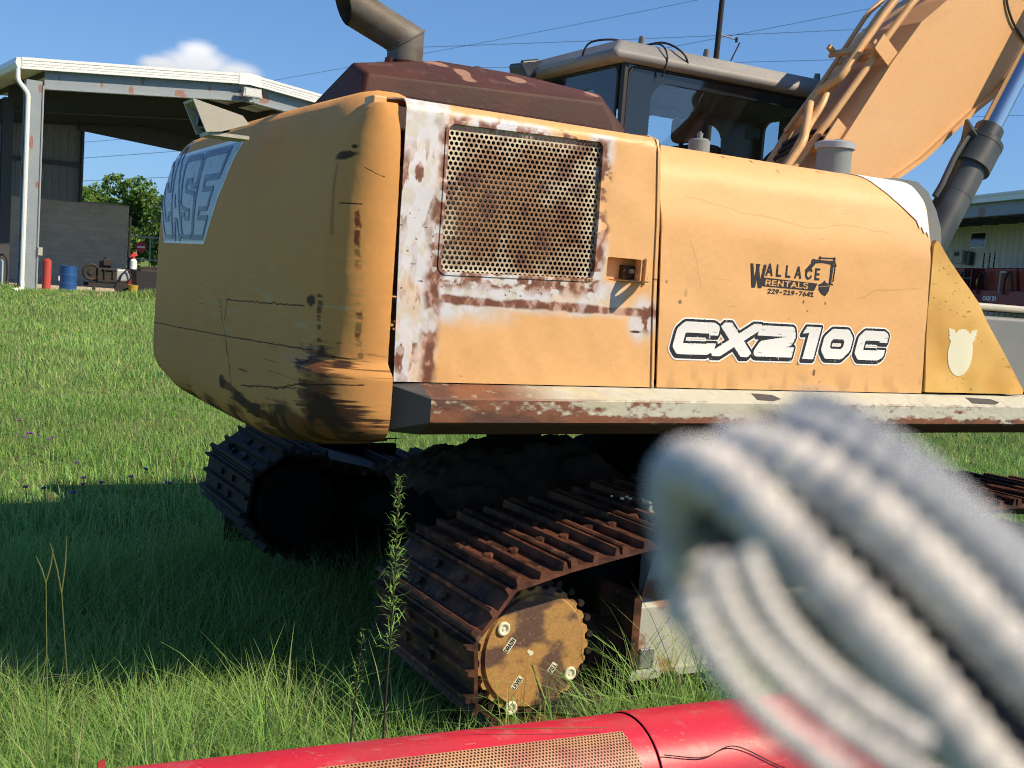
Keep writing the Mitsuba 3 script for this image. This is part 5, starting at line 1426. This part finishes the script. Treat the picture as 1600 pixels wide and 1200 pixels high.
# weeds along the slab edge
q = np.stack([g.uniform(-2.2, 6.4, 5200), g.normal(.15, .35, 5200)], 1)
hq = g.uniform(.15, .55, len(q)) * (.4 + .9 * meshkit.noise(np.stack([q[:, 0] * 1.2, q[:, 1] * 0, q[:, 0] * 0], 1)))
wp = q @ SR[:2, :2].T + SO[:2]
put(*blades(wp, hq, g.uniform(.02, .05, len(q)), g.uniform(.2, .9, len(q)), g, cols(wp, g, (.3, .25, .15, .1, .1, .1)), 2))
scene['yard_grass'] = mikit.ply((np.vstack(GV), np.vstack(GF)), 'mat_blade', smooth=False, color=np.vstack(GC))
labels['yard_grass'] = {'label': 'sunlit green grass covering the whole yard', 'kind': 'stuff'}

# seed stalks, weed and flowers
for nme, lab, base, top, arms in (
        ('seed_stalk', 'tall forked seed stalk at the left, the leaning one', (-2.965, -2.0, .0), (-3.028, -2.0, .96), [(-3.055, -2.0, 1.072), (-3.022, -2.0, 1.085)]),
        ('seed_stalk', 'shorter forked seed stalk at the left edge, upright one', (-3.048, -2.0, .0), (-3.060, -2.0, .985), [(-3.082, -2.0, 1.045), (-3.048, -2.0, 1.06)])):
    k = thing(nme, lab, 'seed stalk')
    add(f'{k}__stem', tube(spline([base, (np.array(base) + top) / 2 + [.012, 0, 0], top], 6), .0014, 6), 'mat_stem', True)
    for a_ in arms:
        add(f'{k}__seed_spike', tube([top, (np.array(top) + a_) / 2 + [.002, 0, 0], a_], [.0013, .0019, .0008], 6), 'mat_stem', True)


def horseweed(key, x, y, z0, z1, rad, n, lab, seed):
    g = np.random.default_rng(seed)
    k = thing(key, lab, 'weed')
    zs = np.linspace(0, z1, 9)
    sx = x + np.cumsum(np.r_[0, g.normal(0, .004, 8)]) * np.linspace(0, 1, 9)
    add(f'{k}__stem', tube(np.stack([sx, y + zs * 0, zs], 1), np.linspace(.0042, .002, 9), 7), 'mat_mud', True)
    zz_ = z0 + (z1 - z0) * np.sort(g.uniform(0, 1, n) ** .9)
    t = (zz_ - z0) / (z1 - z0)
    L = rad * np.minimum(1, .35 + 2.2 * t * 0 + 1.0) * (1 - .62 * t ** 1.5) * g.uniform(.35, 1.25, n)
    a = np.arange(n) * 2.399 + g.normal(0, .3, n)
    bx = np.interp(zz_, zs, sx)
    ld = np.stack([np.cos(a), np.sin(a), np.zeros(n)], 1)
    up = np.array([0, 0, 1.])
    b0 = np.stack([bx, y + 0 * bx, zz_], 1)
    mid = b0 + ld * (L * .55)[:, None] + up * (L * g.uniform(.10, .45, n))[:, None]
    tip = b0 + ld * L[:, None] + up * (L * g.uniform(-.15, .95, n))[:, None]
    s = np.cross(ld, up) * (.0013 + .0009 * g.uniform(size=n))[:, None]
    V = np.stack([b0 - s * .5, b0 + s * .5, mid - s, mid + s, tip], 1).reshape(-1, 3)
    b = np.arange(n) * 5
    f = np.vstack([np.stack([b, b + 1, b + 3], 1), np.stack([b, b + 3, b + 2], 1), np.stack([b + 2, b + 3, b + 4], 1)])
    c = np.repeat(np.array([[.26, .46, .11]]) * g.uniform(.7, 1.35, n)[:, None], 5, axis=0)
    kk = add(f'{k}__leaves', (V, f), 'mat_blade', False, color=c)


horseweed('tall_weed', -2.135, -1.75, .66, 1.148, .055, 240, 'tall leafy green weed stem standing before the near track', 5)
horseweed('small_weed', -2.215, -1.70, .50, .712, .030, 50, 'small weed tip left of the tall weed', 6)

FLOW = [(-2.317, 5.672), (-2.253, 4.923), (-2.323, 4.95), (-2.213, 4.674), (-2.17, 3.241), (-2.562, 2.87), (-2.465, 2.80), (-2.217, 2.925), (-2.302, 2.76), (-1.897, 3.054), (-1.714, 2.80), (-2.142, 3.709), (-2.36, 4.86), (-2.28, 5.1), (-2.15, 4.95), (-2.1, 2.95), (-1.75, 3.35)]
FLOW.sort(key=lambda q: (q[1] < 4.3, math.atan2(q[0] - CAM[0], q[1] - CAM[1])))
ORD = ['first', 'second', 'third', 'fourth', 'fifth', 'sixth', 'seventh', 'eighth', 'ninth', 'tenth', 'eleventh', 'twelfth']
nfar = sum(q[1] >= 4.3 for q in FLOW)
for k_, (x, y) in enumerate(FLOW):
    g = np.random.default_rng(300 + k_)
    hz = .185 + g.uniform(-.02, .03)
    lab = f'small purple flower, {ORD[k_]} from left in the farther patch on the sunny lawn' if k_ < nfar else f'small purple flower, {ORD[k_ - nfar]} from left in the nearer row along the shadow edge'
    k = thing('purple_flower', lab, 'flower', 'purple wild flowers in the left grass')
    add(f'{k}__stem', tube([(x, y, 0), (x + .01, y, hz * .6), (x, y, hz)], .0018, 5), 'mat_stem', True)
    pts = []
    for q_ in range(14):
        a, rr = g.uniform(0, 2 * np.pi), g.uniform(0, .017)
        c_ = np.array([x + rr * math.cos(a), y + rr * math.sin(a), hz + g.uniform(-.003, .006)])
        m = trimesh.creation.icosphere(0, .0055); m.apply_translation(c_); pts.append(m)
    add(f'{k}__bloom', cat(pts), 'mat_flower', False)

# ------------------------------------------------------------------ red tube in the foreground
def tilt(m):
    m.vertices[:, 2] -= .038 * (m.vertices[:, 0] + 1.465)
    return m


RT = thing('red_tube', 'glossy red steel tube with a perforated tan screen lying in the foreground', 'tube')
TY, TZ, TR = -2.35, .492, .148


def tubef(x, t, w):
    """t = metres round the tube from its top towards the viewer"""
    a = np.asarray(t) / TR
    return np.stack([np.asarray(x) + 0 * a, TY - (TR + w) * np.sin(a), TZ + (TR + w) * np.cos(a)], -1)


def shell(x0, x1, r, t=.006, flare=0):
    a = np.linspace(0, 2 * np.pi, 73)[:-1]
    xs = np.array([x0, x0 + .004, x1 - .004, x1])
    rr = np.array([r - .002, r, r, r - .002])
    V = np.stack([np.repeat(xs, 72), TY + np.repeat(rr, 72) * np.tile(np.sin(a), 4), TZ + np.repeat(rr, 72) * np.tile(np.cos(a), 4)], 1)
    k, l = np.meshgrid(np.arange(3), np.arange(72), indexing='ij')
    q = np.stack([k * 72 + l, k * 72 + (l + 1) % 72, (k + 1) * 72 + (l + 1) % 72, (k + 1) * 72 + l], -1).reshape(-1, 4)
    m = trimesh.Trimesh(V, np.vstack([q[:, [0, 1, 2]], q[:, [0, 2, 3]]])[:, ::-1], process=False)
    return m


add(f'{RT}__barrel', tilt(shell(-2.985, -1.745, TR)), 'mat_red', 30)
add(f'{RT}__sleeve', tilt(shell(-1.742, .9, TR + .004)), 'mat_red', 30)
add(f'{RT}__seam_gap', tilt(rod((-1.75, TY, TZ), (-1.735, TY, TZ), TR - .004, sides=48)), 'mat_black', 30)
add(f'{RT}__end_disc', tilt(rod((-2.99, TY, TZ), (-2.984, TY, TZ), TR + .004, sides=48)), 'mat_red', 30)
add(f'{RT}__end_tab', tilt(hull([(-3.010, TY - .02, TZ + .12), (-2.982, TY - .02, TZ + .12), (-3.004, TY - .018, TZ + .185), (-2.992, TY - .018, TZ + .19), (-3.01, TY - .0, TZ + .12), (-2.982, TY + .0, TZ + .12), (-3.004, TY - .012, TZ + .185), (-2.992, TY - .012, TZ + .19)])), 'mat_red_dull', False)
pv, pf = perforated(.84, .25, .0088, .0029, .0015, 8)
sk_ = pv[:, 1] * .14
add(f'{RT}__perforated_screen', tilt(trimesh.Trimesh(tubef(pv[:, 0] - 2.652 + sk_ * (pv[:, 0] / .84), pv[:, 1] + .055, pv[:, 2] + .003), pf, process=False)), 'mat_perforated', False)
labels[f'{RT}__perforated_screen'] = {'label': 'tan perforated screen panel'}
bk = sheet(Polygon([(-2.652, .056), (-1.812, .056), (-1.775, .304), (-2.652, .304)]), .0006, tubef, .05, .0008)
add(f'{RT}__screen_backing', tilt(bk), 'mat_black', 30)
for x in (-2.7, .4):
    add(f'{RT}__trestle', cat([tube([(x, TY - .32, 0), (x, TY - .02, TZ - TR + .01 - .038 * (x + 1.465))], .025, 10), tube([(x, TY + .32, 0), (x, TY + .02, TZ - TR + .01 - .038 * (x + 1.465))], .025, 10), rod((x, TY - .19, .17), (x, TY + .19, .17), .015, sides=8)]), 'mat_steel_dark', 40)
for pts, r_ in (([(-1.735, -2.475, .60), (-1.62, -2.485, .585), (-1.52, -2.478, .60), (-1.40, -2.50, .55), (-1.28, -2.512, .50)], .0016), ([(-2.20, -2.36, .665), (-2.0, -2.40, .663), (-1.86, -2.41, .654)], .0010)):
    k = thing('dry_grass_blade', 'thin dry grass stem lying on the red sleeve' if r_ > .0012 else 'fine pale grass stem lying along the top of the red tube', 'grass stem')
    add(f'{k}__stem', tube(spline([(x_, y_, z_ - .006 - .038 * (x_ + 1.465)) for x_, y_, z_ in pts], 8), [r_] * (8 * (len(pts) - 1) + 1), 5), 'mat_stem' if r_ < .0012 else 'mat_mud', True)

# ------------------------------------------------------------------ wrist strap hanging close to the lens
ST = thing('camera_strap', 'blurred grey and white woven strap loop hanging close before the camera', 'strap')
CORDS = dict(
    A=('mat_cord_grey', 0.0023, [(-3.28595, -4.43004, 1.67047), (-3.29336, -4.42628, 1.67646), (-3.29863, -4.42388, 1.68136), (-3.30404, -4.42146, 1.68572), (-3.30856, -4.41850, 1.68901), (-3.31108, -4.41454, 1.69081), (-3.31156, -4.40958, 1.69136)]),
    B=('mat_cord', 0.0025, [(-3.28776, -4.43212, 1.66300), (-3.29381, -4.42916, 1.66892), (-3.29925, -4.42664, 1.67407), (-3.30435, -4.42433, 1.67900), (-3.30806, -4.42178, 1.68283), (-3.31201, -4.41913, 1.68637), (-3.31450, -4.41515, 1.68849), (-3.31593, -4.41076, 1.68932), (-3.31559, -4.40640, 1.68870)]),
    C=('mat_cord', 0.0026, [(-3.29356, -4.43070, 1.65606), (-3.29952, -4.42773, 1.66256), (-3.30463, -4.42532, 1.66844), (-3.30965, -4.42296, 1.67420), (-3.31358, -4.42024, 1.67853), (-3.31679, -4.41679, 1.68263), (-3.31958, -4.41366, 1.68602), (-3.32037, -4.40958, 1.68740), (-3.31963, -4.40545, 1.68674), (-3.31762, -4.40224, 1.68417), (-3.31473, -4.39970, 1.68024), (-3.31175, -4.39733, 1.67507), (-3.30839, -4.39519, 1.66998)]),
    D0=('mat_cord_grey', 0.0012, [(-3.28138, -4.42695, 1.67289), (-3.28911, -4.42298, 1.67926), (-3.29564, -4.41983, 1.68440), (-3.30085, -4.41693, 1.68885), (-3.30523, -4.41350, 1.69196), (-3.30655, -4.40970, 1.69324), (-3.30655, -4.40625, 1.69308)]),
    D1=('mat_cord_shade', 0.0022, [(-3.28222, -4.42845, 1.66532), (-3.29123, -4.42352, 1.67369), (-3.29796, -4.42016, 1.67971), (-3.30382, -4.41701, 1.68516), (-3.30800, -4.41347, 1.68819), (-3.30980, -4.40881, 1.68968), (-3.31036, -4.40440, 1.68990)]),  # dark filler cord added behind the gap between strands, painted as shade
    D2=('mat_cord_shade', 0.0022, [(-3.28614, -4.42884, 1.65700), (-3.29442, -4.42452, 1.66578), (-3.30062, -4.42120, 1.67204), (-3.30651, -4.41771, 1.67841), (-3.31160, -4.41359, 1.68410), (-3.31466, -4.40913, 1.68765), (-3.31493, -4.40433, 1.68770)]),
    I0=('mat_cord_undershade', 0.0019, [(-3.29320, -4.42420, 1.65385), (-3.29996, -4.42067, 1.66127), (-3.30462, -4.41798, 1.66674), (-3.30912, -4.41485, 1.67168), (-3.31258, -4.41067, 1.67593), (-3.31475, -4.40670, 1.67968), (-3.31448, -4.40313, 1.68200)]),  # inner-side cord, painted in its shaded tone
    I1=('mat_cord_undershade', 0.0017, [(-3.28727, -4.41629, 1.65139), (-3.29516, -4.41197, 1.66008), (-3.30058, -4.40953, 1.66461), (-3.30491, -4.40658, 1.66877), (-3.30772, -4.40334, 1.67306), (-3.30875, -4.40016, 1.67564), (-3.30869, -4.39750, 1.67911)]),
    I2=('mat_cord_grey', 0.0016, [(-3.31140, -4.39914, 1.68166), (-3.30959, -4.39834, 1.67728), (-3.30778, -4.39748, 1.67345), (-3.30534, -4.39699, 1.66955)]),
    S1=('mat_cord', 0.00114, [(-3.32421, -4.41944, 1.68289), (-3.32255, -4.42081, 1.67914), (-3.32068, -4.42219, 1.67632), (-3.31813, -4.42394, 1.67369), (-3.31514, -4.42591, 1.67135), (-3.31146, -4.42829, 1.66895)]),
    S2=('mat_cord', 0.00114, [(-3.32842, -4.42050, 1.68290), (-3.32714, -4.42163, 1.67925), (-3.32522, -4.42306, 1.67628), (-3.32231, -4.42506, 1.67328), (-3.31919, -4.42713, 1.67066), (-3.31586, -4.42929, 1.66845), (-3.31275, -4.43129, 1.66646)]),
    S3=('mat_cord', 0.00112, [(-3.33211, -4.42264, 1.68097), (-3.33101, -4.42360, 1.67806), (-3.32927, -4.42489, 1.67533), (-3.32669, -4.42669, 1.67243), (-3.32370, -4.42868, 1.66992), (-3.32093, -4.43048, 1.66800)]))
for nm, (mt, r0, pts) in CORDS.items():
    sp2 = spline(pts, 24)
    d = np.r_[0, np.cumsum(np.linalg.norm(np.diff(sp2, axis=0), axis=1))]
    n = int(d[-1] / .00022)
    dd = np.linspace(0, d[-1], n)
    c = np.stack([np.interp(dd, d, sp2[:, k]) for k in range(3)], 1)
    pd = .0023 if r0 > .0015 else .0014
    m = tube(c, r0, 20)
    ang = np.arange(20) * 2 * np.pi / 20
    k_ = 1 + .14 * np.cos(2 * np.pi * dd[:, None] / pd + ang[None])
    vv = m.vertices[:n * 20].reshape(n, 20, 3)
    m.vertices[:n * 20] = (c[:, None] + (vv - c[:, None]) * k_[..., None]).reshape(-1, 3)
    u = np.r_[np.repeat(dd, 20), dd[:1], dd[-1:]]
    add(f'{ST}__cord', m, mt, True, uv=np.stack([u, u * 0], 1))
